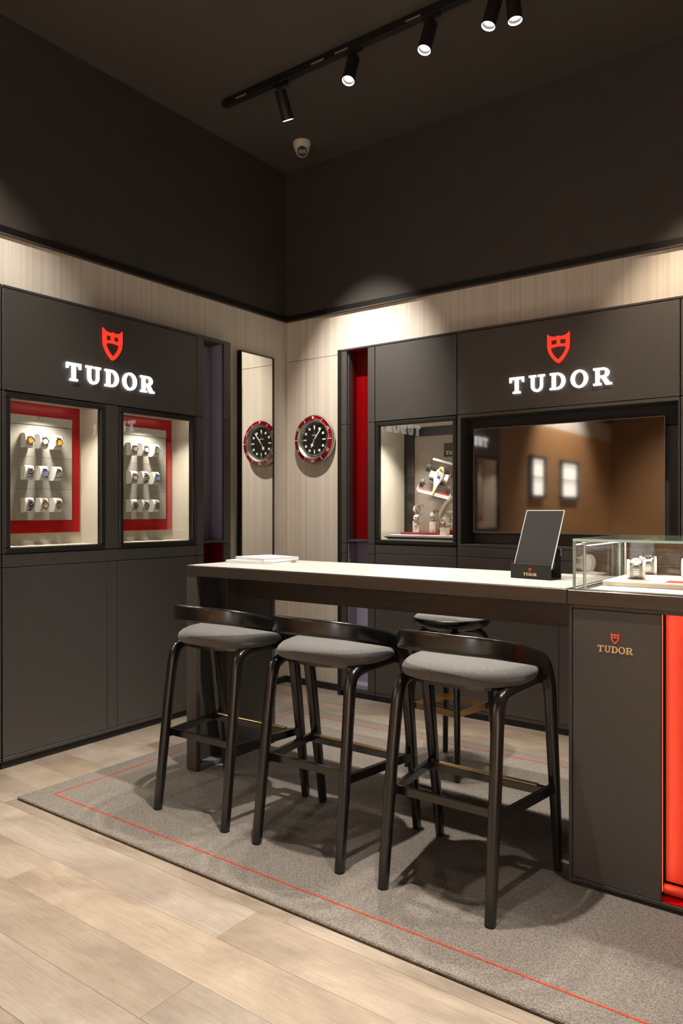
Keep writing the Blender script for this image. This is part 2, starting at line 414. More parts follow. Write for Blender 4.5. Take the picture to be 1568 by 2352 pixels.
def logo_parts(parent, mtx, cap, shield_w, gap, depth, m_letter, m_shield, spacing=0.10, word='TUDOR', width=None, to_world=True):
    """mtx maps logo space (x right, y up, z out, origin centre of the baseline) to world"""
    tot = sum(letter_loops(c)[1] for c in word)*cap; n = len(word)-1
    sp = (width - tot)/n if width else spacing*cap
    x = -(tot + sp*n)/2
    for c in word:
        bm, wd = letter_bm(c, cap, depth)
        bmesh.ops.transform(bm, matrix=mtx @ Matrix.Translation((x, 0, 0)), verts=bm.verts)
        obj('letter', bm, m_letter, parent, local=not to_world); x += wd + sp
    if shield_w:
        bm = shield_bm(shield_w, depth)
        bmesh.ops.transform(bm, matrix=mtx @ Matrix.Translation((0, cap + gap, 0)), verts=bm.verts)
        o = obj('shield_emblem', bm, m_shield, parent, local=not to_world); o['label'] = 'red shield emblem'
def basis(x, y, z, loc):
    m = Matrix((Vector(x), Vector(y), Vector(z))).transposed().to_4x4(); m.translation = Vector(loc); return m
def on_left(y, z, x): return basis((0, 1, 0), (0, 0, 1), (1, 0, 0), (x, y, z))       # faces +X
def on_back(x, z, y): return basis((1, 0, 0), (0, 0, 1), (0, -1, 0), (x, y, z))       # faces -Y

# ------------------------------------------------------------------ the room
RX, RY, CZ, SZ = 6.4, -8.0, 3.72, 2.633
floor = struct('floor', B(-0.3, RX, RY, 0.4, -0.10, -0.012), M['subfloor'], 'pale oak plank floor')
ys = -2.448; pw = 0.1785
k0 = int((RY + 3.0 - ys)/pw) - 1
row = 0
for k in range(-14, 15):
    ya = ys + k*pw; yb = ya + pw
    if yb > 0.0: yb = 0.0
    if ya >= -0.01: continue
    x = -0.02
    off = {-3: 2.07}.get(k, None)
    rnd = random.Random(100+k)
    cuts = [0.0]
    c = rnd.uniform(0.3, 1.7)
    if k == -3: c = 2.07
    if k == -2: c = 1.15
    if k == -1: c = 0.55
    while c < 4.9:
        cuts.append(c); c += rnd.uniform(1.3, 1.9)
    cuts.append(4.9)
    for a, b in zip(cuts, cuts[1:]):
        dz = rnd.uniform(-0.0004, 0.0004)
        o = obj('plank', B(a+0.0004, b-0.0004, ya+0.0004, yb-0.0004, -0.012, 0.0+dz), M['plank'], floor)
# floor further away, beyond the counted planks
struct('floor_far', Bs([(-0.02, RX, RY, -4.95, -0.012, -0.001), (4.9, RX, -4.95, 0, -0.012, -0.001)]), M['plank'], 'pale oak floor behind the camera')

LC0, LC1 = -3.497, -0.688      # left cabinet run in Y
CT = 2.345                     # cabinet top
# left wall: slab with bay for the cabinets
wl = struct('wall_left', Bs([(-0.30, -0.26, RY, 0.3, 0, CZ), (-0.26, -0.012, LC1+0.004, 0.0, 0, SZ), (-0.26, -0.012, RY, LC1, CT+0.003, SZ), (-0.26, -0.012, RY, LC0-0.004, 0, CT)]), M['dark_wall'], 'left wall')
obj('wall_panel', B(-0.012, 0.0, LC1+0.0045, -0.0005, 0.0, SZ-0.004), M['beige'], wl)
obj('wall_panel', B(-0.012, 0.0, RY, LC1+0.0040, CT+0.003, SZ-0.004), M['beige'], wl)
obj('wall_panel', B(-0.012, 0.0, RY, LC0-0.004, 0.0, CT+0.0025), M['shop_brown'], wl)
struct('wall_left_upper', B(-0.26, 0.002, RY, 0.0, SZ+0.002, CZ), M['dark_wall'], 'dark upper left wall')
RB0, RB1 = 0.539, 3.972        # back cabinet run in X
wb = struct('wall_back', Bs([(-0.30, RX, 0.30, 0.34, 0, CZ), (-0.012, RB0-0.004, 0.012, 0.30, 0, SZ), (RB0-0.004, RX, 0.012, 0.30, CT+0.003, SZ), (RB1+0.004, RX, 0.012, 0.30, 0, CT)]), M['dark_wall'], 'back wall')
obj('wall_panel', B(0.0005, RX, 0.0, 0.012, 2.340, SZ-0.004), M['beige'], wb)
obj('wall_panel', B(0.0015, 0.2245, 0.0, 0.012, 0.0, 2.3365), M['beige'], wb)
obj('wall_panel', B(0.2251, RB0-0.004, 0.0, 0.012, 0.0, 2.3365), M['beige'], wb)
obj('wall_panel', B(RB1+0.004, RX, 0.0, 0.012, 0.0, 2.3365), M['beige'], wb)
obj('shadow_joint', B(0.0005, RB0-0.005, 0.004, 0.012, 2.3365, 2.340), M['trim'], wb)
struct('wall_back_upper', B(0.002, RX, -0.002, 0.30, SZ+0.002, CZ), M['dark_wall'], 'dark upper back wall')
struct('trim_1', B(0.0, 0.016, RY, -0.018, SZ+0.002, SZ+0.036), M['trim'], 'black shadow trim along left wall')
struct('trim_2', B(0.002, RX, -0.018, -0.002, SZ+0.002, SZ+0.036), M['trim'], 'black shadow trim along back wall')
struct('trim_3', B(0.0, 0.017, RY, -0.019, SZ-0.007, SZ+0.0015), M['trim_lip'], 'thin brown lip under left trim')
struct('trim_4', B(0.0, RX, -0.019, 0.0, SZ-0.007, SZ+0.0015), M['trim_lip'], 'thin brown lip under back trim')
struct('ceiling', B(-0.3, RX, RY, 0.34, CZ+0.0005, CZ+0.1), M['ceil'], 'dark painted ceiling')
struct('wall_right', B(RX, RX+0.1, RY, 0.34, 0, CZ), M['beige'], 'right wall out of view')
struct('wall_front', B(-0.3, RX, RY-0.1, RY, 0, CZ), M['shop_brown'], 'brown timber wall behind the camera')
wn = struct('added_window', Bs([(3.85, 3.92, RY+0.001, RY+0.08, 0.1, 2.8), (5.18, 5.25, RY+0.001, RY+0.08, 0.1, 2.8), (4.52, 4.58, RY+0.001, RY+0.08, 0.17, 2.73), (3.92, 5.18, RY+0.001, RY+0.08, 2.73, 2.8), (3.92, 5.18, RY+0.001, RY+0.08, 0.1, 0.17)]), M['trim'], 'added unseen window with daylight glow behind the camera')
obj('added_pane', B(3.92, 5.18, RY+0.002, RY+0.01, 0.17, 2.73), M['daylight'], wn)  # glowing window invented so glossy stool wood has something bright to reflect
struct('baseboard_back', B(0.0, RB0-0.005, -0.014, -0.0005, 0.0005, 0.045), M['plinth'], 'black baseboard')
struct('baseboard_left', B(0.0005, 0.014, LC1+0.005, -0.015, 0.0005, 0.045), M['plinth'], 'black baseboard')

# invented lit shelves, added so the screen has something to mirror
def added_shelf(y0, y1, z0, z1, label):
    t = thing('added_lit_shelf', label, 'shelf', (0.001, (y0+y1)/2, z0-0.05), 'added lit shelves on the left wall behind the camera')
    x0, x1 = 0.001, 0.045
    obj('shelf_frame', Bs([(x0, x1, y0-0.04, y1+0.04, z0-0.04, z0), (x0, x1, y0-0.04, y1+0.04, z1, z1+0.04), (x0, x1, y0-0.04, y0, z0, z1), (x0, x1, y1, y1+0.04, z0, z1)]), M['carcass'], t)
    obj('lit_back', B(x0, x0+0.01, y0, y1, z0, z1), M['lit_panel'], t)
    obj('shelf_board', B(x0+0.011, x1-0.005, y0, y1, (z0+z1)/2-0.006, (z0+z1)/2+0.006), M['shop_brown'], t)
added_shelf(-5.04, -4.64, 1.45, 1.90, 'nearer added lit shelf on the left wall, seen only mirrored in the screen')
added_shelf(-6.29, -5.68, 1.45, 1.90, 'further added lit shelf on the left wall, seen only mirrored in the screen')

# ------------------------------------------------------------------ lamps
rail_y = -0.968
def track(y, x0, x1, label):
    t = thing('ceiling_track', label, 'track', (x0, y, CZ), 'black ceiling tracks')
    obj('rail', B(x0+0.012, x1, y-0.018, y+0.018, CZ-0.045, CZ-0.0005, bev=0.002), M['rail'], t)
    bm = bmesh.new(); tube(bm, (x0+0.013, y, CZ-0.0225), (x0, y, CZ-0.0225), 0.022, 16); obj('end_cap', bm, M['rail'], t)
    return t
def aim_matrix(pos, d):
    d = Vector(d).normalized(); h = Vector((0, 0, 1)) if abs(d.z) < 0.98 else Vector((0, 1, 0))
    x = d.cross(h).normalized() * -1; zax = -d; y = zax.cross(x)
    m = Matrix((x, y, zax)).transposed().to_4x4(); m.translation = Vector(pos); return m
LAMP_W = 260.0
def spotlight(x, y, d, label, energy=1.0, angle=60, blend=0.6, color=(1.0, 0.93, 0.83), group='black track spotlights'):
    t = thing('track_spotlight', label, 'spotlight', (x, y, CZ-0.045), group)
    d = Vector(d).normalized(); p = Vector((x, y, CZ-0.085)); q = p + d*0.155
    bm = bmesh.new(); box(bm, x-0.05, x+0.05, y-0.012, y+0.012, CZ-0.058, CZ-0.0455); obj('adapter', bm, M['rail'], t)
    bm = bmesh.new(); tube(bm, (x, y, CZ-0.058), p + d*0.012, 0.008, 10); obj('stem', bm, M['lamp_body'], t)
    mt = aim_matrix(p, d) @ Matrix.Rotation(math.pi, 4, 'X')      # +z along the beam
    L = 0.155; r = 0.033
    bm = lathe(bmesh.new(), [(0, -0.002), (r-0.004, -0.002), (r, 0.003), (r, L-0.001), (r-0.0012, L), (r-0.0012, L-0.009), (r-0.0055, L-0.010), (r-0.0065, L-0.024), (0, L-0.024)], 28, mt); obj('housing', bm, M['lamp_body'], t, True)
    bm = lathe(bmesh.new(), [(0, L-0.0235), (r-0.0085, L-0.0235), (r-0.0085, L-0.019), (0, L-0.017)], 24, mt); obj('lens', bm, M['lens'], t, True)
    bm = lathe(bmesh.new(), [(r-0.0014, L-0.0005), (r-0.0014, L-0.0088), (r-0.0024, L-0.0088), (r-0.0020, L-0.0005), (r-0.0014, L-0.0005)], 28, mt); obj('painted_rim_glow', bm, M['lens'], t, True)  # lamp light on the inner rim, painted as emission on this ring
    ld = bpy.data.lights.new('spot_beam', 'SPOT'); ld.energy = LAMP_W*energy; ld.spot_size = R(angle); ld.spot_blend = blend; ld.color = color; ld.shadow_soft_size = 0.028
    lo = bpy.data.objects.new('spot_beam', ld); col.objects.link(lo)
    lo.matrix_world = aim_matrix(p + d*(L+0.004) - Vector((x, y, CZ-0.045)), d); lo.parent = t
    return t
tr1 = track(rail_y, 0.335, 5.6, 'black track with spotlights running along the ceiling ahead of the security camera')
for xs in (0.45, 1.02, 1.18, 1.62, 2.25):
    obj('bare_slot', B(xs, xs+0.085, rail_y-0.0195, rail_y-0.0185, CZ-0.036, CZ-0.026), M['slot'], tr1)
spotlight(0.78, rail_y, (-0.02, 0.47, -0.88), 'first spotlight at the left end of the track, turned to the back wall', 1.35, 52, 1.0)
spotlight(1.29, rail_y, (0.02, -0.34, -0.94), 'second spotlight from the left on the track, shining at the viewer', 0.55, 60)
spotlight(1.755, rail_y, (-0.08, -0.30, -0.95), 'third spotlight from the left on the track, shining at the viewer', 0.8, 60)
spotlight(2.10, rail_y, (-0.18, -0.20, -0.96), 'fourth spotlight from the left on the track, cut by the picture top', 0.55, 60)
spotlight(2.175, rail_y, (0.10, 0.0, -0.99), 'rightmost spotlight in view, close beside the fourth one', 0.5, 56)
spotlight(3.05, rail_y, (-0.02, 0.42, -0.90), 'spotlight out of view over the screen', 0.7, 64, color=(1.0, 0.82, 0.62))
spotlight(3.75, rail_y, (0.0, -0.3, -0.95), 'spotlight out of view at right of the track', 0.7, 62)
track(-2.15, 1.60, 5.6, 'second black ceiling track out of view above the stools')
for x, d, e, an, lb in ((1.75, (-0.16, -0.42, -0.94), 0.15, 60, 'spotlight out of view over the oak floor'),
                    (2.10, (-0.04, 0.0, -1.0), 1.5, 66, 'spotlight out of view right over the stools'), (2.65, (-0.15, -0.30, -0.95), 0.75, 56, 'spotlight out of view over the floor before the rug'),
                    (3.35, (-0.03, 0.20, -0.98), 0.35, 56, 'spotlight out of view over the showcase')):
    spotlight(x, -2.15, d, lb, e, an)
track(-3.10, 0.70, 5.6, 'short black ceiling track out of view near the left wall')
spotlight(0.95, -3.10, (-0.62, 0.40, -0.86), 'spotlight out of view washing the left wall', 0.8, 52, 0.8)
track(-5.6, 0.30, 5.6, 'added third black ceiling track, unseen behind the camera')  # rear track and its lamps are added as fill light
for x, d, lb in ((0.9, (-0.45, -0.1, -1.0), 'added unseen fill spotlight at far left of the rear track'), (2.2, (0, -0.75, -1.0), 'added unseen fill spotlight left of middle on the rear track'), (3.5, (0, -0.2, -1.0), 'added unseen fill spotlight right of middle on the rear track'), (4.8, (0, -0.2, -1.0), 'added unseen fill spotlight at far right of the rear track')):
    spotlight(x, -5.6, d, lb, 3.6, 85)

def area_in(parent, name, loc, size_x, size_y, rot, energy, color=(1.0, 0.92, 0.80), spread=180):
    ld = bpy.data.lights.new(name, 'AREA'); ld.shape = 'RECTANGLE'; ld.size = size_x; ld.size_y = size_y; ld.energy = energy; ld.color = color; ld.spread = R(spread)
    lo = bpy.data.objects.new(name, ld); col.objects.link(lo); lo.location = Vector(loc) - W[parent.name]; lo.rotation_euler = rot; lo.parent = parent
    return lo

# ------------------------------------------------------------------ cabinets on the left wall
XF = 0.115
def left_cabinet(y0, label, full=True):
    """one display bay of 1.252 m, y0 = near end"""
    y1 = y0 + 1.252
    t = thing('display_cabinet', label, 'cabinet', (0.05, (y0+y1)/2, 0), None)
    c1 = (y0+0.012, y0+0.583); c2 = (y0+0.678, y0+1.240)
    g = 0.0015
    # carcass behind the fronts
    obj('carcass', Bs([(-0.25, XF-0.019, y0, y1, 0.05, 1.035), (-0.25, XF-0.019, y0, y1, 1.832, CT-0.012), (-0.25, XF-0.019, y0, c1[0]-0.002, 1.035, 1.832), (-0.25, XF-0.03, c1[1]+0.002, c2[0]-0.002, 1.035, 1.832), (-0.25, XF-0.019, c2[1]+0.002, y1, 1.035, 1.832), (-0.25, -0.085, c1[0], c1[1], 1.035, 1.832), (-0.25, -0.085, c2[0], c2[1], 1.035, 1.832)]), M['carcass'], t)
    obj('top_cap', B(-0.24, XF+0.001, y0+g, y1-g, CT-0.012, CT, bev=0.001), M['cab_edge'], t)
    obj('sign_panel', B(XF-0.018, XF, y0+g, y1-g, 1.837, CT-0.0155, bev=0.0012), M['cab'], t)
    obj('mullion_panel', B(XF-0.028, XF-0.002, c1[1]+0.003, c2[0]-0.003, 1.042, 1.833, bev=0.0012), M['cab'], t)
    obj('side_strip', B(XF-0.018, XF, y0+g, c1[0]-0.001, 1.042, 1.833, bev=0.001), M['cab'], t)
    obj('side_strip', B(XF-0.018, XF, c2[1]+0.001, y1-g, 1.042, 1.833, bev=0.001), M['cab'], t)
    obj('drawer_front', B(XF-0.018, XF, y0+g, y1-g, 0.976, 1.038, bev=0.0012), M['cab'], t)
    for a, b in ((y0+g, y0+0.597), (y0+0.600, y0+0.664), (y0+0.667, y1-g)):
        obj('door', B(XF-0.018, XF, a, b, 0.058, 0.9725, bev=0.0012), M['cab'], t)
    obj('bottom_rail', B(XF-0.019, XF+0.001, y0+g, y1-g, 0.038, 0.0555, bev=0.0012), M['cab_edge'], t)
    obj('plinth', B(-0.24, XF-0.013, y0, y1, 0.0005, 0.038), M['plinth'], t)
    if full:
        for ca in (c1, c2):
            a, b = ca; z0, z1 = 1.042, 1.830; fw = 0.028
            fr = obj('window_frame', Bs([(XF-0.03, XF+0.004, a, b, z0, z0+fw), (XF-0.03, XF+0.004, a, b, z1-fw, z1), (XF-0.03, XF+0.004, a, a+fw, z0+fw, z1-fw), (XF-0.03, XF+0.004, b-fw, b, z0+fw, z1-fw)], bev=0.004), M['frame'], t)
            obj('glass_pane', B(XF-0.024, XF-0.018, a+fw-0.002, b-fw+0.002, z0+fw-0.002, z1-fw+0.002), M['case_glass'], fr)
            # lined niche of the window
            ln = obj('case_lining', Bs([(-0.085, -0.079, a+0.001, b-0.001, z0, z1), (-0.079, XF-0.031, a+0.001, a+0.012, z0, z1), (-0.079, XF-0.031, b-0.012, b-0.001, z0, z1), (-0.079, XF-0.031, a+0.012, b-0.012, z0, z0+0.030), (-0.079, XF-0.031, a+0.012, b-0.012, z1-0.012, z1)]), M['case_in'], t)
            obj('led_strip', B(XF-0.046, XF-0.036, a+0.03, b-0.03, z1-0.0165, z1-0.0125), M['led'], ln)
            area_in(t, 'case_light', (XF-0.050, (a+b)/2, z1-0.02), 0.015, 0.09, (0, R(-8), 0), 4.2, spread=125)
            cy = (a+b)/2
            rf = obj('red_border', B(-0.0785, -0.0715, cy-0.256, cy+0.256, 1.134, 1.818), M['red'], t)
            obj('backboard_base', B(-0.0714, -0.0600, cy-0.1985, cy+0.1985, 1.2015, 1.7495), M['ink_grey'], rf)
            # grey board in three rows of slabs plus a header
            zz = [1.201, 1.3665, 1.5335, 1.699]
            for i in range(3):
                obj('backboard_slab', B(-0.0599, -0.0585, cy-0.199, cy+0.199, zz[i]+0.0007, zz[i+1]-0.0007, bev=0.0006), M['case_grey'], rf)
            hd = obj('header_board', B(-0.0599, -0.0570, cy-0.199, cy+0.199, 1.7035, 1.750, bev=0.0006), M['case_grey'], rf)
            logo_parts(rf, on_left(cy, 1.716, -0.0569), 0.010, 0.013, 0.005, 0.0006, M['ink_grey'], M['ink_red'], 0.25)
    return t
left_cabinet(-2.237, 'charcoal cabinet on left wall with two lit watch windows and doors below')
left_cabinet(-3.494, 'charcoal cabinet at the left picture edge, mostly out of view')

def sign(mtx, label, width):
    t = thing('illuminated_sign', label, 'sign', mtx.translation, 'lit white letters with a red shield')
    logo_parts(t, mtx, 0.094, 0.126, 0.052, 0.012, M['letter'], M['shield'], width=width)
sign(on_left(-1.609, 1.931, XF+0.0005), 'lit white letter sign with red shield on the left cabinet', 0.575)
sign(on_left(-2.868, 1.931, XF+0.0005), 'lit white letter sign left of the picture, seen only mirrored in the screen', 0.575)

# niche columns
def niche_left():
    t = thing('niche_column', 'charcoal niche column at right end of left cabinet, violet above and red below', 'cabinet', (0.05, -0.836, 0))
    a, b = -0.983, -0.689; na, nb = -0.925, -0.751
    obj('carcass', Bs([(-0.25, -0.024, a, b, 0.04, CT-0.012), (-0.024, XF-0.019, a, na-0.012, 0.04, CT-0.012), (-0.024, XF-0.019, nb+0.012, b, 0.04, CT-0.012)]), M['carcass'], t)
    obj('top_cap', B(-0.24, XF+0.001, a, b, CT-0.012, CT, bev=0.001), M['cab_edge'], t)
    for y0, y1 in ((a, na), (nb, b)):
        for z0, z1 in ((0.058, 0.973), (0.976, 1.038), (1.041, 1.834), (1.837, CT-0.0125)):
            obj('pillar_panel', B(XF-0.018, XF, y0+0.001, y1-0.001, z0, z1, bev=0.001), M['cab'], t)
    v = obj('violet_lining', Bs([(-0.0235, -0.016, na-0.011, nb+0.011, 1.0655, CT-0.0125), (-0.016, XF-0.0185, na-0.0115, na+0.0005, 1.0655, CT-0.0125), (-0.016, XF-0.0185, nb-0.0005, nb+0.0115, 1.0655, CT-0.0125)]), M['purple'], t)
    obj('niche_ceiling', B(-0.016, XF-0.001, na+0.001, nb-0.001, CT-0.022, CT-0.0125), M['cab'], t)
    obj('shelf', B(-0.016, XF-0.001, na+0.001, nb-0.001, 1.048, 1.065, bev=0.001), M['cab_edge'], t)
    obj('red_lining', Bs([(-0.0235, -0.016, na-0.011, nb+0.011, 0.058, 1.0475), (-0.016, XF-0.0185, na-0.0115, na+0.0005, 0.058, 1.0475), (-0.016, XF-0.0185, nb-0.0005, nb+0.0115, 0.058, 1.0475)]), M['red_dark'], t)
    obj('bottom_rail', B(XF-0.019, XF+0.001, a, b, 0.038, 0.0555), M['cab_edge'], t)
    obj('plinth', B(-0.24, XF-0.013, a, b, 0.0005, 0.0375), M['plinth'], t)
niche_left()

YF = -0.095
def niche_back():
    t = thing('niche_column', 'charcoal niche column beside the clock, tall red niche above violet one', 'cabinet', (0.69, -0.05, 0))
    a, b = 0.5695, 0.842; na, nb = 0.616, 0.786; yb = 0.018
    obj('end_panel', B(RB0, 0.5685, YF-0.001, 0.28, 0.0005, CT, bev=0.001), M['frame'], t)
    obj('carcass', Bs([(a, b, yb+0.008, 0.28, 0.04, CT-0.012), (a, na-0.0005, YF+0.019, yb+0.008, 0.04, CT-0.012), (nb+0.012, b, YF+0.019, yb+0.008, 0.04, CT-0.012)]), M['carcass'], t)
    obj('top_cap', B(a, b, YF-0.001, 0.28, CT-0.012, CT, bev=0.001), M['cab_edge'], t)
    for x0, x1 in ((a, na), (nb, b)):
        for z0, z1 in ((0.058, 0.966), (0.969, 1.0295), (1.0325, 1.834), (1.837, CT-0.0155)):
            obj('pillar_panel', B(x0+0.001, x1-0.001, YF, YF+0.018, z0, z1, bev=0.001), M['cab'], t)
    for z0, z1 in ((1.0325, 1.834), (1.837, CT-0.0155)):
        obj('reveal_panel', B(na-0.0004, na+0.006, YF+0.0185, YF+0.062, z0, z1), M['cab'], t)
    obj('red_lining', Bs([(na-0.0005, nb+0.011, yb, yb+0.0075, 1.0575, CT-0.0125), (na-0.0004, na+0.005, YF+0.0625, yb, 1.0575, CT-0.0125), (nb-0.0005, nb+0.0115, YF+0.0185, yb, 1.0575, CT-0.0125), (na+0.0055, nb-0.001, YF+0.0195, yb-0.0005, CT-0.022, CT-0.0125)]), M['red_dark'], t)
    obj('shelf', B(na+0.0065, nb-0.001, YF+0.001, yb-0.001, 1.043, 1.057, bev=0.001), M['cab_edge'], t)
    obj('violet_lining', Bs([(na-0.0005, nb+0.011, yb, yb+0.0075, 0.058, 1.0325), (na-0.0004, na+0.005, YF+0.0185, yb, 0.058, 1.0320), (nb-0.0005, nb+0.0115, YF+0.0185, yb, 0.058, 1.0320), (na+0.0055, nb-0.001, YF+0.0195, yb-0.0005, 0.058, 0.085)]), M['purple'], t)
    obj('bottom_rail', B(a, b, YF-0.001, YF+0.019, 0.038, 0.0555), M['cab_edge'], t)
    obj('plinth', B(a, b, YF+0.013, 0.27, 0.0005, 0.0375), M['plinth'], t)
niche_back()

def back_case():
    t = thing('display_cabinet', 'charcoal cabinet on back wall with one lit window holding a model car', 'cabinet', (1.143, 0.05, 0))
    a, b = 0.8445, 1.442; z0, z1 = 1.036, 1.830
    obj('carcass', Bs([(a, b, YF+0.019, 0.29, 0.05, 1.032), (a, b, YF+0.019, 0.29, 1.834, CT-0.012), (a, b, 0.262, 0.29, 1.032, 1.834), (a, 0.858, YF+0.031, 0.262, 1.032, 1.834), (1.430, b, YF+0.031, 0.262, 1.032, 1.834)]), M['carcass'], t)
    obj('top_cap', B(a, b, YF-0.001, 0.28, CT-0.012, CT, bev=0.001), M['cab_edge'], t)
    obj('upper_panel', B(a+0.0015, b-0.0015, YF, YF+0.018, 1.837, CT-0.0155, bev=0.0012), M['cab'], t)
    obj('drawer_front', B(a+0.0015, b-0.0015, YF, YF+0.018, 0.973, 1.030, bev=0.0012), M['cab'], t)
    obj('door', B(a+0.0015, b-0.0015, YF, YF+0.018, 0.058, 0.9695, bev=0.0012), M['cab'], t)
    obj('bottom_rail', B(a+0.001, b-0.001, YF-0.001, YF+0.019, 0.038, 0.0555), M['cab_edge'], t)
    obj('plinth', B(a, b, YF+0.013, 0.27, 0.0005, 0.0375), M['plinth'], t)
    fw = 0.026
    fr = obj('window_frame', Bs([(a+0.002, b-0.002, YF-0.004, YF+0.03, z0, z0+fw), (a+0.002, b-0.002, YF-0.004, YF+0.03, z1-fw, z1), (a+0.002, a+0.002+fw, YF-0.004, YF+0.03, z0+fw, z1-fw), (b-0.002-fw, b-0.002, YF-0.004, YF+0.03, z0+fw, z1-fw)], bev=0.004), M['frame'], t)
    obj('glass_pane', B(a+fw, b-fw, YF+0.010, YF+0.016, z0+fw-0.002, z1-fw+0.002), M['case_glass'], fr)
    ln = obj('case_lining', Bs([(0.8585, 1.4295, 0.252, 0.261, z0, z1), (0.8585, 0.872, YF+0.031, 0.252, z0, z1), (1.4165, 1.4295, YF+0.031, 0.252, z0, z1), (0.872, 1.4165, YF+0.031, 0.252, z0, z0+0.030), (0.872, 1.4165, YF+0.031, 0.252, z1-0.012, z1)]), M['case_in'], t)
    obj('led_strip', B(0.90, 1.39, YF+0.036, YF+0.046, z1-0.0165, z1-0.0125), M['led'], ln)
    area_in(t, 'case_light', (1.145, YF+0.055, z1-0.02), 0.12, 0.02, (R(-14), 0, 0), 6.5, spread=125)
    # dark framed backdrop
    bk = obj('backdrop_frame', Bs([(0.8725, 0.948, 0.228, 0.2515, 1.0665, 1.8175), (1.340, 1.416, 0.228, 0.2515, 1.0665, 1.8175), (0.948, 1.340, 0.228, 0.2515, 1.757, 1.8175), (0.948, 1.340, 0.228, 0.2515, 1.0665, 1.10)]), M['frame'], t)
    obj('backdrop_panel', B(0.948, 1.340, 0.240, 0.2515, 1.10, 1.757), M['case_back'], bk)
    return t
back_case()

# media bay with the big sign and the screen
def media_bay(a, b, label, open_=True):
    t = thing('media_cabinet', label, 'cabinet', ((a+b)/2, 0.05, 0))
    o0, o1, z0, z1 = a+0.024, b-0.008, 1.050, 1.815
    yb = 0.10
    obj('carcass', Bs([(a, b, YF+0.019, 0.29, 0.05, 1.020), (a, b, YF+0.019, 0.29, 1.832, CT-0.012), (a, b, yb+0.012, 0.29, 1.020, 1.832)]), M['carcass'], t)
    obj('top_cap', B(a, b, YF-0.001, 0.28, CT-0.012, CT, bev=0.001), M['cab_edge'], t)
    obj('sign_panel', B(a+0.0015, b-0.0015, YF, YF+0.018, 1.837, CT-0.0155, bev=0.0012), M['cab'], t)
    obj('recess_back', B(o0+0.001, o1-0.001, yb, yb+0.011, z0, z1), M['cab'], t)
    obj('recess_frame', Bs([(a+0.0015, b-0.0015, YF, yb+0.011, z1, 1.833), (a+0.0015, b-0.0015, YF, yb+0.011, 1.0335, z0), (a+0.0015, o0, YF, yb+0.011, z0, z1), (o1, b-0.0015, YF, yb+0.011, z0, z1)], bev=0.001), M['cab'], t)
    obj('drawer_front', B(a+0.0015, b-0.0015, YF, YF+0.018, 0.973, 1.030, bev=0.0012), M['cab'], t)
    xm = a + 0.631
    for x0, x1 in ((a+0.0015, xm-0.001), (xm+0.002, b-0.0015)):
        obj('door', B(x0, x1, YF, YF+0.018, 0.058, 0.9695, bev=0.0012), M['cab'], t)
    obj('bottom_rail', B(a+0.001, b-0.001, YF-0.001, YF+0.019, 0.038, 0.0555), M['cab_edge'], t)
    obj('plinth', B(a, b, YF+0.013, 0.27, 0.0005, 0.0375), M['plinth'], t)
    if open_:
        obj('recess_header', B(o0+0.002, o1-0.002, yb-0.06, yb-0.001, 1.71, z1-0.001), M['carcass'], t)
    return t
media_bay(1.4445, 2.706, 'charcoal cabinet on back wall with sign above and screen recess')
media_bay(2.709, 3.970, 'charcoal cabinet at the right picture edge, mostly out of view')
sign(on_back(2.077, 1.929, YF-0.0005), 'lit white letter sign with red shield above the screen', 0.583)

tv = thing('television', 'large dark glossy flat screen set in the back cabinet recess', 'television', (2.06, 0.03, 1.12))
obj('housing', B(1.515, 2.606, 0.006, 0.035, 1.126, 1.748), M['carcass'], tv)
obj('bezel', Bs([(1.507, 2.614, -0.004, 0.0055, 1.118, 1.125), (1.507, 2.614, -0.004, 0.0055, 1.749, 1.753), (1.507, 1.510, -0.004, 0.0055, 1.125, 1.749), (2.610, 2.614, -0.004, 0.0055, 1.125, 1.749)]), M['tv_frame'], tv)
obj('screen', B(1.5102, 2.6098, -0.002, 0.0052, 1.1252, 1.7488), M['tv'], tv)
obj('wall_mount', B(1.80, 2.32, 0.0355, 0.099, 1.30, 1.60), M['carcass'], tv)

# ------------------------------------------------------------------ mirror, clock, security camera
mr = thing('wall_mirror', 'tall narrow black framed mirror on left wall near the corner', 'mirror', (0.0, -0.344, 0.06))
y0, y1, z0, z1 = -0.512, -0.176, 0.06, 2.338
obj('mirror_frame', Bs([(0.001, 0.040, y0, y0+0.006, z0, z1), (0.001, 0.040, y1-0.008, y1, z0, z1), (0.001, 0.040, y0+0.006, y1-0.008, z1-0.008, z1), (0.001, 0.040, y0+0.006, y1-0.008, z0, z0+0.008)]), M['black_frame'], mr)
obj('mirror_glass', B(0.002, 0.034, y0+0.0062, y1-0.0082, z0+0.0082, z1-0.0082), M['mirror'], mr)

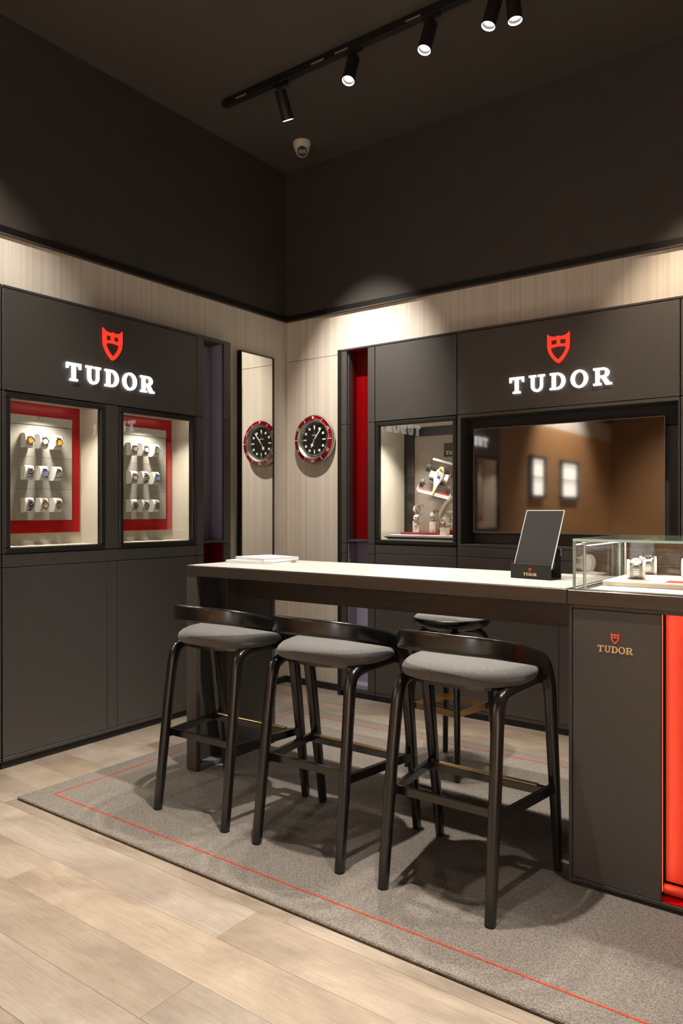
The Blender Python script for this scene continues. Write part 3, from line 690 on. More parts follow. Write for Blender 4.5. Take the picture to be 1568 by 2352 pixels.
def clock():
    t = thing('wall_clock', 'round diver style wall clock with red bezel and black dial', 'clock', (0.287, -0.0005, 1.755))
    m = on_back(0.287, 1.755, -0.0005)
    def L(prof, name, material, par=t, seg=72):
        return obj(name, lathe(bmesh.new(), prof, seg, m), material, par, True)
    L([(0, 0), (0.160, 0), (0.166, 0.012), (0.174, 0.016), (0.176, 0.030), (0.172, 0.040), (0.166, 0.043), (0.137, 0.050), (0.134, 0.048), (0.121, 0.029), (0.120, 0.026), (0, 0.026)], 'clock_case', M['steel_satin'])
    bz = L([(0.1375, 0.0495), (0.1385, 0.0510), (0.1665, 0.0445), (0.1675, 0.0425), (0.151, 0.045), (0.1375, 0.0495)], 'bezel', M['bezel_red'])
    dl = L([(0, 0.0262), (0.1195, 0.0262), (0.1195, 0.0280), (0, 0.0280)], 'dial', M['black_gloss'])
    def at(r, deg, z): return m @ Matrix.Rotation(R(-deg), 4, 'Z') @ Matrix.Translation((0, r, z))
    def piece(name, loops, mt, z, par, material=M['lume']):
        bm = bmesh.new(); extrude_poly(bm, loops, 0, 0.0015, mt @ Matrix.Translation((0, 0, z)) if z else mt); return obj(name, bm, material, par)
    zd = 0.0281
    for h in range(12):
        if h == 0: piece('hour_marker', [[(-0.010, 0.016), (0.010, 0.016), (0, -0.022)]], at(0.086, 0, zd), 0, dl)
        elif h in (3, 6, 9): piece('hour_marker', [rect(-0.0045, 0.0045, -0.015, 0.013)], at(0.086, h*30, zd), 0, dl)
        else: piece('hour_marker', [arc_pts(0, 0, 0.0095, 0.0095, 0, 340, 17)], at(0.088, h*30, zd), 0, dl)
    bm = bmesh.new()
    for i in range(60): extrude_poly(bm, [rect(-0.0012 if i % 5 else -0.002, 0.0012 if i % 5 else 0.002, -0.004, 0.004)], 0, 0.001, at(0.1115, i*6, zd))
    obj('minute_ring', bm, M['lume'], dl)
    logo_parts(dl, m @ Matrix.Translation((0, 0.028, zd)), 0.008, 0.010, 0.003, 0.001, M['lume'], M['gold'], 0.2)
    # hands: about six minutes past seven
    piece('minute_hand', [[(-0.0035, -0.012), (0.0035, -0.012), (0.0045, 0.092), (0, 0.105), (-0.0045, 0.092)]], m @ Matrix.Rotation(R(-38), 4, 'Z') @ Matrix.Translation((0, 0, zd+0.0035)), 0, dl)
    piece('hour_hand', [[(-0.003, 0), (0.003, 0), (0.003, 0.030), (0.014, 0.042), (0.003, 0.054), (0, 0.066), (-0.003, 0.054), (-0.014, 0.042), (-0.003, 0.030)]], m @ Matrix.Rotation(R(-209), 4, 'Z') @ Matrix.Translation((0, 0, zd+0.0015)), 0, dl)
    obj('hand_boss', lathe(bmesh.new(), [(0, zd), (0.0085, zd), (0.0085, zd+0.0065), (0, zd+0.0065)], 20, m), M['gold'], dl, True)
    # bezel print, lying on the sloped insert
    tilt = Matrix.Rotation(R(-12.7), 4, 'X')
    def atb(r, deg): return m @ Matrix.Rotation(R(-deg), 4, 'Z') @ Matrix.Translation((0, r, 0.0515-(r-0.1355)*0.2258)) @ tilt
    piece('bezel_mark', [[(-0.011, 0.011), (0.011, 0.011), (0, -0.009)]], atb(0.151, 0), 0, bz)
    for mi in (5, 15, 25, 35, 45, 55): piece('bezel_mark', [rect(-0.002, 0.002, -0.013, 0.013)], atb(0.151, mi*6), 0, bz)
    bm = bmesh.new()
    for i in range(1, 15):
        if i % 5: extrude_poly(bm, [rect(-0.0011, 0.0011, -0.006, 0.006)], 0, 0.0012, atb(0.1445, i*6))
    obj('bezel_ticks', bm, M['lume'], bz)
    for v in (10, 20, 30, 40, 50):
        bm = text_bm(str(v), 0.027, 0.0006); bmesh.ops.transform(bm, matrix=atb(0.151, v*6), verts=bm.verts); obj('bezel_numeral', bm, M['lume'], bz)
clock()

sc = thing('security_camera', 'small white dome security camera on the dark ceiling', 'camera', (0.395, -0.30, CZ))
p = Vector((0.395, -0.30, CZ-0.0005))
obj('base', lathe(bmesh.new(), [(0, 0), (0.060, 0), (0.061, -0.012), (0.057, -0.026), (0.050, -0.050), (0.044, -0.062), (0, -0.062)], 40, Matrix.Translation(p)), M['dome'], sc, True)
dirc = Vector((0.62, -0.74, -0.62)).normalized(); pc = p + Vector((0.006, -0.007, -0.060))
mt = aim_matrix(pc, dirc) @ Matrix.Rotation(math.pi, 4, 'X')
obj('eyeball', lathe(bmesh.new(), [(0.0, -0.043), (0.02, -0.038), (0.035, -0.025), (0.043, 0.0), (0.041, 0.018), (0.036, 0.031), (0.0335, 0.032), (0.0335, 0.028), (0, 0.028)], 36, mt), M['dome'], sc, True)
g_ = obj('window', lathe(bmesh.new(), [(0, 0.0282), (0.0333, 0.0282), (0.0333, 0.0305), (0, 0.0305)], 32, mt), M['dome_glass'], sc, True)
bm = bmesh.new(); extrude_poly(bm, [rect(-0.024, 0.024, -0.011, 0.011)], 0.0306, 0.0312, mt); obj('sensor_strip', bm, M['grey_plate'], g_)

# ------------------------------------------------------------------ rug
rug = thing('area_rug', 'large taupe rug with a thin red border line under the stools', 'rug', (2.6, -1.46, 0))
obj('pile', B(0.515, 4.6, -2.396, -0.530, 0.0005, 0.013, bev=0.004), M['rug'], rug)
lw = 0.006
for q in ((0.618, 4.49, -2.288, -2.288+lw), (0.618, 4.49, -0.640, -0.640+lw), (0.618, 0.618+lw, -2.288+lw, -0.640), (4.49-lw, 4.49, -2.288+lw, -0.640)):
    obj('border_line', B(q[0], q[1], q[2], q[3], 0.0125, 0.0142), M['rug_line'], rug)
RZ = 0.0165

# ------------------------------------------------------------------ table and counter
tb = thing('high_table', 'long bar height table with pale top and dark panel leg', 'table', (0.88, -1.45, RZ))
TY0, TY1 = -1.730, -1.165
obj('tabletop_edge', Bs([(0.849, 2.697, TY0, TY1, 0.941, 0.9905)], bev=0.0015), M['bronze'], tb)
obj('tabletop_inlay', B(0.853+0.012, 2.695, TY0+0.003, TY1-0.003, 0.9907, 0.9935, bev=0.0008), M['top'], tb)
lg = obj('front_post', B(0.849, 0.917, TY0+0.001, TY0+0.028, RZ, 0.9405, bev=0.0012), M['cab'], tb)
obj('leg_board', B(0.849, 0.857, TY0+0.0285, TY1-0.03, RZ, 0.9405), M['cab'], tb)
obj('foot_plate', B(0.8575, 0.915, TY0+0.0285, -1.525, RZ, 0.036, bev=0.0008), M['grey_plate'], tb)
obj('inner_panel', B(0.8575, 0.916, -1.5245, TY1-0.031, RZ, 0.9405, bev=0.0012), M['cab'], tb)
obj('rear_post', B(0.849, 0.918, TY1-0.0295, TY1-0.001, RZ, 0.9405, bev=0.0012), M['cab'], tb)
obj('apron', B(0.9165, 2.697, -1.444, -1.42, 0.819, 0.9405, bev=0.0012), M['bronze'], tb)

ct = thing('display_counter', 'charcoal display counter at right with logo door and red lit panel', 'counter', (3.3, -1.44, 0))
CX0, CX1 = 2.6985, 4.25; CY0, CY1 = -1.723, -1.172
obj('worktop', B(CX0, CX1, TY0, TY1, 0.941, 0.9885, bev=0.0015), M['bronze'], ct)
obj('worktop_inlay', B(CX0+0.062, CX1-0.02, TY0+0.035, TY1-0.035, 0.9886, 0.992), M['white'], ct)
obj('side_panel', B(2.701, 2.7125, CY0, CY1, 0.026, 0.9405, bev=0.0008), M['cab_edge'], ct)
obj('top_rail', B(2.7128, CX1, CY0, CY1, 0.929, 0.9405, bev=0.0008), M['cab_edge'], ct)
obj('bottom_board', B(2.7128, CX1, CY0, CY1, 0.026, 0.037, bev=0.0008), M['cab_edge'], ct)
dr = obj('door', B(2.7145, 2.990, CY0+0.001, CY0+0.019, 0.0385, 0.9275, bev=0.0012), M['cab'], ct)
obj('door', B(3.70, CX1-0.014, CY0+0.001, CY0+0.019, 0.0385, 0.9275, bev=0.0012), M['cab'], ct)
obj('rear_panel', B(2.7128, CX1, -1.30, CY1-0.001, 0.0375, 0.9285), M['cab'], ct)
obj('inner_wall', Bs([(2.955, 2.985, CY0+0.05, -1.301, 0.0375, 0.9285), (3.70, 3.73, CY0+0.0195, -1.301, 0.0375, 0.9285)]), M['carcass'], ct)
obj('end_panel', B(CX1, CX1+0.012, CY0, CY1, 0.026, 0.9405), M['cab_edge'], ct)
obj('red_leather_panel', Bs([(2.9875, 3.695, CY0+0.068, CY0+0.085, 0.075, 0.9275)], bev=0.003), M['orange'], ct)
obj('red_floor', B(2.9875, 3.695, CY0+0.004, CY0+0.0675, 0.0375, 0.0400), M['red'], ct)
bm = bmesh.new(); tube(bm, (2.9875, CY0+0.055, 0.058), (3.695, CY0+0.055, 0.058), 0.016, 20); obj('red_bolster', bm, M['orange'], ct, True)
obj('light_strip', B(2.9865, 2.9885, CY0+0.024, CY0+0.030, 0.06, 0.925), mat('red_light_strip', (1, 0.2, 0.1), 0.4, emit=(1.0, 0.16, 0.05), emit_s=3.0), ct)
area_in(ct, 'niche_light', (2.992, CY0+0.030, 0.50), 0.85, 0.006, (0, R(-90), R(14)), 0.36, (1.0, 0.55, 0.38))
area_in(ct, 'niche_top_light', (3.30, CY0+0.03, 0.925), 0.6, 0.01, (R(10), 0, 0), 0.20, (1.0, 0.55, 0.38))
logo_parts(dr, on_back(2.851, 0.7935, CY0+0.0008), 0.0215, 0.0255, 0.008, 0.0012, M['gold_letter'], mat('orange_red_logo', (0.85, 0.09, 0.03), 0.4, emit=(1.0, 0.1, 0.04), emit_s=0.25), width=0.112)
obj('plinth', B(2.722, CX1-0.02, CY0+0.030, CY1-0.03, 0.0005+RZ, 0.0255), M['plinth'], ct)

# glass showcase on the counter
gc = thing('glass_showcase', 'clear glass showcase with lit bar standing on the counter', 'showcase', (3.3, -1.44, 0.9925))
GX0, GX1, GY0, GY1, GZ0, GZ1 = 2.711, 4.20, -1.7135, -1.185, 0.9925, 1.158
def pane(x0, x1, y0, y1, z0, z1, axis, name='glass_pane'):
    bm = B(x0, x1, y0, y1, z0, z1)
    bm.normal_update()
    for f in bm.faces: f.material_index = 0 if abs(f.normal[axis]) > 0.9 else 1
    return obj(name, bm, [M['glass'], M['glass_edge']], gc)
th = 0.008
pane(GX0, GX1, GY0, GY0+th, GZ0, GZ1-th-0.0003, 1); pane(GX0, GX0+th, GY0+th+0.0003, GY1, GZ0, GZ1-th-0.0003, 0)
pane(GX0, GX1, GY0, GY1, GZ1-th, GZ1, 2, 'glass_top'); pane(GX0+th+0.0003, GX1, GY1-th, GY1, GZ0, GZ1-th-0.0003, 1)
obj('post', (lambda bm: tube(bm, (2.743, -1.690, 0.9925), (2.743, -1.690, 1.136), 0.0055, 16))(bmesh.new()), M['steel_satin'], gc, True)
obj('post', (lambda bm: tube(bm, (2.743, -1.210, 0.9925), (2.743, -1.210, 1.136), 0.0055, 16))(bmesh.new()), M['steel_satin'], gc, True)
lb = obj('light_bar', B(2.736, 2.750, -1.700, -1.200, 1.1365, 1.146, bev=0.001), M['steel_satin'], gc)
obj('led_strip', B(2.7375, 2.7485, -1.655, -1.225, 1.1335, 1.1362), M['led'], lb)
area_in(gc, 'bar_light', (2.745, -1.44, 1.130), 0.008, 0.42, (0, R(-40), 0), 0.9, (1.0, 0.93, 0.82))
ty = thing('display_tray', 'white tray with taupe edges inside the glass showcase', 'tray', (3.0, -1.39, 0.9926))
obj('tray_board', B(2.760, 3.40, -1.556, -1.215, 0.9926, 1.0095, bev=0.002), M['grey_beige'], ty)
obj('tray_top', B(2.763, 3.397, -1.553, -1.218, 1.0096, 1.0110), M['white'], ty)
cd = thing('picture_card', 'small red and white card lying on the showcase tray', 'card', (3.0, -1.49, 1.0111))
obj('card_sheet', B(2.93, 3.09, -1.550, -1.43, 1.0111, 1.0116), M['paper'], cd)
obj('red_print', B(2.955, 3.06, -1.53, -1.45, 1.01161, 1.0118), M['ink_red'], cd)

# ------------------------------------------------------------------ things on the table
st = thing('tablet_stand', 'black leaning display stand with small gold logo on the table', 'stand', (2.47, -1.44, 0.9937))
sm = Matrix.Translation((2.386, -1.470, 0.9937)) @ Matrix.Rotation(R(-9), 4, 'Z')
def SB(name, args, material, par=st, bev=0.0):
    bm = B(*args, bev=bev); bmesh.ops.transform(bm, matrix=sm, verts=bm.verts); return obj(name, bm, material, par)
sl = SB('front_lip', (0, 0.172, 0, 0.004, 0, 0.056), M['tablet'], bev=0.0008)
SB('base', (0, 0.172, 0.0042, 0.072, 0, 0.005), M['tablet'], bev=0.0008)
SB('back_plate', (0, 0.172, 0.0722, 0.076, 0, 0.112), M['tablet'], bev=0.0008)
SB('chrome_pin', (0.170, 0.1735, 0.0715, 0.0765, 0.090, 0.116), M['steel'], bev=0.0015)
logo_parts(sl, sm @ basis((1, 0, 0), (0, 0, 1), (0, -1, 0), (0.084, -0.0001, 0.012)), 0.0105, 0.0105, 0.005, 0.0004, M['gold_letter'], M['ink_red'], 0.12)
lean = sm @ Matrix.Translation((0, 0.0115, 0.040)) @ Matrix.Rotation(R(-24), 4, 'X')
def LB(name, args, material, par=st, bev=0.0):
    bm = B(*args, bev=bev); bmesh.ops.transform(bm, matrix=lean, verts=bm.verts); return obj(name, bm, material, par)
pn = LB('screen_panel', (0.0065, 0.1655, 0, 0.0035, 0, 0.238), M['tablet'])
LB('clear_edge', (0.0045, 0.0064, -0.0005, 0.004, 0, 0.240), M['acrylic'], pn); LB('clear_edge', (0.1656, 0.1675, -0.0005, 0.004, 0, 0.240), M['acrylic'], pn); LB('clear_edge', (0.0064, 0.1656, -0.0005, 0.004, 0.2381, 0.240), M['acrylic'], pn)
LB('support_block', (0.150, 0.1655, 0.0038, 0.021, 0.006, 0.040), M['tablet'], pn, bev=0.001)

def magazine(z, cx, cy, rot, wx, wy, h, label, printed):
    t = thing('magazine', label, 'magazine', (cx, cy, z), 'white magazines on the table')
    m = Matrix.Translation((cx, cy, z)) @ Matrix.Rotation(R(rot), 4, 'Z')
    def MBx(name, a, material):
        bm = B(*a, bev=0.0006); bmesh.ops.transform(bm, matrix=m, verts=bm.verts); return obj(name, bm, material, t)
    MBx('pages', (-wx/2+0.002, wx/2-0.002, -wy/2+0.0015, wy/2-0.002, 0.0012, h-0.0012), M['paper'])
    MBx('cover_back', (-wx/2, wx/2, -wy/2, wy/2, 0, 0.0011), M['paper']); cv = MBx('cover_front', (-wx/2, wx/2, -wy/2, wy/2, h-0.0011, h), M['paper'])
    MBx('spine', (-wx/2-0.0014, -wx/2-0.0002, -wy/2, wy/2, 0, h), M['paper'])
    if printed:
        rr = random.Random(3); x = -0.062
        while x < 0.06:
            wd = rr.uniform(0.006, 0.016)
            MBx('cover_print', (x, x+wd, 0.045, 0.056, h+0.0001, h+0.0006), M['ink']); x += wd+0.003
MZ = 0.9938
magazine(MZ, 1.040, -1.410, 8, 0.284, 0.205, 0.0140, 'white magazine lying flat on the table, lower of two', False)
magazine(MZ+0.0141, 1.046, -1.373, -11.5, 0.242, 0.215, 0.0140, 'white magazine with dark cover print on top of the other', True)

# ------------------------------------------------------------------ stools
def make_stool():
    t = thing('bar_stool', 'x', 'stool', (0, 0, 0), 'black stools with low curved backrests')
    half = [(0, -0.205, .818), (.07, -0.199, .817), (.125, -0.180, .814), (.170, -0.148, .807), (.199, -0.105, .796), (.217, -0.055, .783), (.228, 0.0, .768), (.234, .048, .753), (.2355, .086, .727), (.2355, .113, .695), (.235, .130, .655)]
    pts = [(-x, y, z) for x, y, z in reversed(half[1:])] + half
    path = catmull(pts, 4)
    hs = [(.0105, .0310, 6)]*3 + [(.0110, .0305, 6)]*2 + [(.0118, .029, 6)] + [(.0128, .0275, 5.5), (.0145, .026, 5), (.016, .0245, 5), (.0175, .0235, 4.6), (.018, .0225, 4.4)]
    sz = lerp_list(list(reversed(hs[1:])) + hs, len(path))
    obj('backrest', sweep(bmesh.new(), path, sz, 16), M['stool'], t, True, True)
    for s in (-1, 1):
        p = [Vector((s*x, y, z)) for x, y, z in ((.235, .130, .655), (.2345, .142, .60), (.233, .178, .36), (.2315, .206, .17), (.230, .230, 0))]
        path = catmull(p, 3)
        obj('leg', sweep(bmesh.new(), path, lerp_list([(.018, .0225, 4.4), (.018, .0225, 4.4), (.0165, .0205, 4.4), (.0148, .0180, 4.4), (.0128, .0155, 4.4)], len(path)), 14, nfun=lambda t_: Vector((s, 0, 0))), M['stool'], t, True, True)
        p = [(s*.190, -.230, 0), (s*.1880, -.206, .20), (s*.185, -.180, .42), (s*.1815, -.161, .57), (s*.1800, -.154, .612), (s*.1805, -.138, .648), (s*.182, -.106, .664), (s*.187, -.06, .671), (s*.201, .04, .678), (s*.216, .112, .684)]
        path = catmull(p, 4)
        obj('leg', sweep(bmesh.new(), path, lerp_list([(.0165, .0165, 2.8), (.0178, .0180, 2.8), (.0188, .0192, 2.8), (.0192, .0200, 2.8), (.0190, .0210, 2.8), (.018, .0215, 3), (.0165, .0205, 3.2), (.0145, .0185, 4), (.013, .0175, 4.5), (.012, .0165, 4.5)], len(path)), 16, nfun=lambda t_: Vector((s, 0, 0))), M['stool'], t, True, True)
        bm = bmesh.new(); bar(bm, (s*.187, -.188, .300), (s*.2325, .176, .296), .020, .030, bev=0.002); obj('side_stretcher', bm, M['stool'], t, local=True)
    bm = bmesh.new(); bar(bm, (-.183, -.150, .300), (.183, -.150, .300), .018, .028, bev=0.002); obj('rear_stretcher', bm, M['stool'], t, local=True)
    bm = bmesh.new(); bar(bm, (-.217, .135, .296), (.217, .135, .296), .022, .028, bev=0.002); fr = obj('footrest', bm, M['stool'], t, local=True)
    obj('brass_strip', B(-.195, .195, .122, .142, .3102, .3150, bev=0.0012), M['brass'], fr, local=True)['label'] = 'brass footrest strip'
    bm = bmesh.new(); bar(bm, (-.218, .115, .680), (.218, .115, .680), .020, .040, bev=0.002); obj('front_rail', bm, M['stool'], t, local=True)
    # cushion: superellipse plan, domed profile
    bm = bmesh.new(); seg = 56; prof = [(0.0, .7575), (.35, .757), (.62, .7545), (.80, .7495), (.91, .7415), (.97, .731), (1.0, .718), (.995, .706), (.965, .696), (.90, .690), (0.0, .688)]
    a_, b_ = .222, .196; rings = []
    for r_, z in prof:
        if r_ == 0: rings.append([bm.verts.new((0, 0.0, z))]); continue
        ring = []
        for i in range(seg):
            th = 2*math.pi*i/seg; c, s_ = math.cos(th), math.sin(th)
            x = math.copysign(abs(c)**(2/2.5), c)*a_*r_; y = math.copysign(abs(s_)**(2/2.5), s_)*b_*r_
            ring.append(bm.verts.new((x*(1+0.10*y/b_*0.6), y+0.0, z - 0.012*(abs(x)/a_)**2 + 0.004*(y/b_))))
        rings.append(ring)
    for a, b in zip(rings, rings[1:]):
        for i in range(seg):
            j = (i+1) % seg
            if len(a) == 1: bm.faces.new((a[0], b[i], b[j]))
            elif len(b) == 1: bm.faces.new((a[i], b[0], a[j]))
            else: bm.faces.new((a[i], b[i], b[j], a[j]))
    obj('seat_cushion', bm, M['fabric'], t, True, True)
    bm = bmesh.new(); extrude_poly(bm, [[(math.copysign(abs(math.cos(q))**0.8, math.cos(q))*.195, math.copysign(abs(math.sin(q))**0.8, math.sin(q))*.170) for q in [2*math.pi*i/40 for i in range(40)]]], .672, .6935)
    obj('seat_board', bm, M['stool'], t, local=True)
    return t
stool = make_stool()
for i, (x, y, a, lb) in enumerate(((1.298, -1.890, 1.5, 'leftmost black stool with grey cushion, beside the table leg'), (1.852, -1.888, 0.5, 'middle of the three black stools on the near side'), (2.412, -1.888, 0.0, 'rightmost near black stool with grey cushion, beside the counter'))):
    o = stool if i == 0 else dup(stool)
    o['label'] = lb; o.location = (x, y, RZ); o.rotation_euler = (0, 0, R(a))

def round_stool():
    t = thing('backless_stool', 'backless round stool with grey pad and brass foot ring behind the table', 'stool', (1.851, -0.943, RZ))
    r_ = 0.19
    obj('seat_pan', lathe(bmesh.new(), [(0, .668), (.10, .668), (.155, .676), (.182, .692), (r_, .712), (r_, .722), (.184, .726), (.178, .720), (0, .716)], 56), M['stool'], t, True, True)
    obj('seat_pad', lathe(bmesh.new(), [(0, .737), (.10, .737), (.150, .734), (.170, .728), (.177, .7205), (.177, .7168), (0, .7165)], 56), M['fabric'], t, True, True)
    A = math.atan2(-.172, .124)
    for k in range(4):
        an = A + k*math.pi/2; c, s = math.cos(an), math.sin(an)
        p = [Vector((c*r, s*r, z)) for r, z in ((.213, 0), (.200, .22), (.184, .44), (.173, .56), (.168, .61), (.152, .642), (.115, .655), (.06, .657))]
        path = catmull(p, 4)
        obj('leg', sweep(bmesh.new(), path, lerp_list([(.013, .0135, 3), (.0145, .015, 3), (.0155, .016, 3), (.016, .0165, 3), (.016, .0165, 3), (.0155, .014, 3), (.014, .012, 3), (.013, .011, 3)], len(path)), 14, nfun=lambda t_: Vector((-s, c, 0))), M['stool'], t, True, True)
        a2 = an + math.pi/2; rr = .176
        bm = bmesh.new(); bar(bm, (c*rr, s*rr, .292), (math.cos(a2)*rr, math.sin(a2)*rr, .292), .006, .030, bev=0.001); obj('foot_ring_bar', bm, M['brass'], t, local=True)
    bm = bmesh.new(); bar(bm, (-.06, -.03, .655), (.06, .03, .655), .05, .024); bar(bm, (-.03, .06, .655), (.03, -.06, .655), .05, .024); obj('seat_bracket', bm, M['stool'], t, local=True)
round_stool()

# ------------------------------------------------------------------ watches and their stands
def make_watch():
    """local: dial normal +z, 12 o'clock +y; the bracelet wraps an oval behind the case"""
    t = thing('wristwatch', 'x', 'watch', (0, 0, 0), 'wristwatches')
    obj('watch_case', lathe(bmesh.new(), [(0, -.004), (.016, -.004), (.0195, -.001), (.0200, .003), (.0185, .006), (0, .006)], 28), M['steel'], t, True, True)
    bm = bmesh.new()
    for sx in (-1, 1):
        for sy in (-1, 1): bar(bm, (sx*.0105, sy*.015, .001), (sx*.0098, sy*.0235, -.003), .004, .006)
    obj('lug', bm, M['steel'], t, local=True)
    obj('bezel', lathe(bmesh.new(), [(.0150, .0060), (.0152, .0082), (.0185, .0072), (.0190, .0055), (.0150, .0060)], 28), M['steel'], t, True, True)
    dl = obj('dial', lathe(bmesh.new(), [(0, .0061), (.0149, .0061), (.0149, .0068), (0, .0068)], 28), M['black_gloss'], t, True, True)
    bm = bmesh.new()
    for h in range(12):
        mt_ = Matrix.Rotation(R(-30*h), 4, 'Z') @ Matrix.Translation((0, .0118, .0069))
        extrude_poly(bm, [rect(-.0010, .0010, -.0017, .0017)], 0, .0003, mt_)
    obj('hour_markers', bm, M['lume'], dl, local=True)
    bm = bmesh.new()
    extrude_poly(bm, [rect(-.0007, .0007, -.002, .0105)], 0, .0003, Matrix.Rotation(R(-50), 4, 'Z') @ Matrix.Translation((0, 0, .0072)))
    extrude_poly(bm, [rect(-.0009, .0009, -.002, .0075)], 0, .0003, Matrix.Rotation(R(55), 4, 'Z') @ Matrix.Translation((0, 0, .0076)))
    obj('hands', bm, M['lume'], dl, local=True)
    bm = bmesh.new(); tube(bm, (.0195, 0, .002), (.0238, 0, .002), .0028, 12); obj('crown', bm, M['steel'], t, local=True)
    bm = bmesh.new(); n = 9
    for s in (-1, 1):
        for k in range(n):
            def P(q):
                th = R(38 + 105*q/n); return Vector((0, s*.0345*math.sin(th), .0315*math.cos(th) - .0285))
            wd = .0195 - .004*k/n
            bar(bm, P(k+.06), P(k+.94), wd, .0028, hint=Vector((0, s*math.sin(R(38+105*(k+.5)/n)), math.cos(R(38+105*(k+.5)/n)))))
    obj('bracelet', bm, M['steel_satin'], t, local=True)
    return t
def make_pad():
    """white cushion under a watch: local axes as the watch, fixed to the board behind at z = -depth"""
    bm = bmesh.new(); pr = []
    for i in range(25):
        th = R(-90 + 180*i/24); pr.append((.038*math.copysign(abs(math.sin(th))**.75, math.sin(th)), .030*abs(math.cos(th))**.6 - .030))
    loop = [(y, z) for y, z in pr] + [(.037, -.051), (-.037, -.051)]
    # extrude along x
    bm2 = bmesh.new(); extrude_poly(bm2, [loop], -.0225, .0225, Matrix(((0, 0, 1, 0), (1, 0, 0, 0), (0, 1, 0, 0), (0, 0, 0, 1))))
    bm.free()
    bmesh.ops.translate(bm2, vec=(0, 0, -.0045), verts=bm2.verts)
    return bm2
watch0 = make_watch()
first_watch = [True]
def place_watch(mtx, label, dial=None, bracelet=None, bezel=None, group=None, scale=1.0):
    mats = {}
    if dial: mats['dial'] = M[dial]
    if bracelet: mats['bracelet'] = M[bracelet]
    if bezel: mats['bezel'] = M[bezel]; mats['watch_case'] = M[bezel]
    if dial in ('dial_white', 'dial_gold'): mats['hour_markers'] = M['ink']; mats['hands'] = M['ink']
    o = dup(watch0, label, group, mats)
    o.matrix_world = mtx @ Matrix.Scale(scale, 4)
    return o
pad_me = None
def place_pad(mtx, label, group):
    global pad_me
    if pad_me is None:
        o = obj('watch_cushion', make_pad(), M['white'], None, True); pad_me = o.data
        for p_ in pad_me.polygons: p_.use_smooth = len(p_.vertices) == 4 and False
    else:
        o = bpy.data.objects.new('watch_cushion', pad_me); col.objects.link(o)
    o.matrix_world = mtx; tag(o, label, 'cushion', group)
    return o
rows = ('top', 'middle', 'bottom'); cols = ('left', 'centre', 'right'); zrow = (1.616, 1.449, 1.282)
styles1 = [[('dial_gold', None, 'gold'), ('dial_white', None, None), ('dial_gold', None, 'gold')],
           [('black_gloss', None, None), ('dial_blue', None, None), ('dial_grey', None, None)],
           [('black_gloss', 'strap_dark', None), ('dial_white', 'gold', 'gold'), ('dial_grey', None, 'gold')]]
styles2 = [[('dial_grey', None, None), ('dial_white', None, None), ('black_gloss', None, None)],
           [('dial_white', None, None), ('black_gloss', 'strap_dark', None), ('dial_blue', None, None)],
           [('black_gloss', None, None), ('dial_grey', None, None), ('black_gloss', 'gold', None)]]
desc = {'dial_gold': 'champagne dial', 'dial_white': 'white dial', 'black_gloss': 'black dial', 'dial_blue': 'blue dial', 'dial_grey': 'grey dial'}
PX = -0.0575 + 0.0560 
for wn, cy, sty in (('left', -1.9395, styles1), ('right', -1.278, styles2)):
    for r_ in range(3):
        for c_ in range(3):
            y = cy + (c_-1)*0.082; z = zrow[r_]
            m = on_left(y, z, PX)
            d_, b_, bz_ = sty[r_][c_]
            if (wn, r_, c_) == ('left', 2, 2): d_ = 'dial_grey'
            place_pad(m, 'white watch cushion, %s row %s column of the %s watch window' % (rows[r_], cols[c_], wn), 'watch cushions in the windows')
            metal = 'gold watch' if bz_ == 'gold' else 'steel watch'
            place_watch(m, '%s with %s, %s row %s column of the %s window' % (metal, desc[d_], rows[r_], cols[c_], wn), d_, b_, bz_, 'watches in the wall windows')

# back window: platform, blocks, watches, model car
pf = thing('display_platform', 'low stepped dark and white platform in the back window', 'platform', (1.16, 0.08, 1.0665))
obj('lower_step', B(0.905, 1.41, -0.040, 0.215, 1.0665, 1.0755, bev=0.001), M['frame'], pf)
obj('upper_step', B(0.890, 1.412, -0.052, 0.215, 1.0758, 1.0835, bev=0.001), M['frame'], pf)
obj('white_top', B(0.905, 1.41, -0.045, 0.215, 1.0836, 1.0945), M['white'], pf)
rt_ = obj('red_base', B(0.945, 1.26, 0.06, 0.20, 1.0946, 1.1085, bev=0.001), M['maroon']); tag(rt_, 'flat maroon base board on the back window platform', 'board')
def block(x, y, z0, h, wd, label, m_='block'):
    o = obj('stone_block', B(x-wd/2, x+wd/2, y-wd/2, y+wd/2, z0, z0+h, bev=0.001), M[m_]); tag(o, label, 'block', 'stone blocks in the back window'); return o
block(1.030, 0.135, 1.1086, 0.075, 0.045, 'tall pale stone block at left in the back window')
block(1.062, 0.085, 1.1086, 0.048, 0.040, 'short pale stone block at left front in the back window')
block(1.165, 0.120, 1.1086, 0.070, 0.046, 'pale stone block in the middle of the back window')
block(1.292, 0.030, 1.0946, 0.050, 0.046, 'pale stone block nearest the glass at right', 'block')
def back_watch(x, y, z, label, dial, br, tilt=20, yaw=0):
    m = basis((1, 0, 0), (0, 0, 1), (0, -1, 0), (x, y, z)); m = Matrix.Translation((x, y, z)) @ Matrix.Rotation(R(yaw), 4, 'Z') @ Matrix.Rotation(R(-tilt), 4, 'X') @ Matrix.Translation((-x, -y, -z)) @ m
    return place_watch(m, label, dial, br, None, 'watches in the back window', 1.05)
back_watch(1.024, 0.118, 1.2685, 'upper left steel watch turned on the tall block of the back window', 'dial_white', None, 12, -35)
back_watch(1.062, 0.070, 1.212, 'lower left steel watch lying tilted in the back window', 'dial_white', None, 62, 10)
back_watch(1.163, 0.105, 1.2285, 'steel watch on the middle block of the back window', 'dial_white', None, 14, -12)
back_watch(1.290, 0.012, 1.194, 'blue strap watch on the block nearest the glass', 'black_gloss', 'strap_blue', 18, -30)
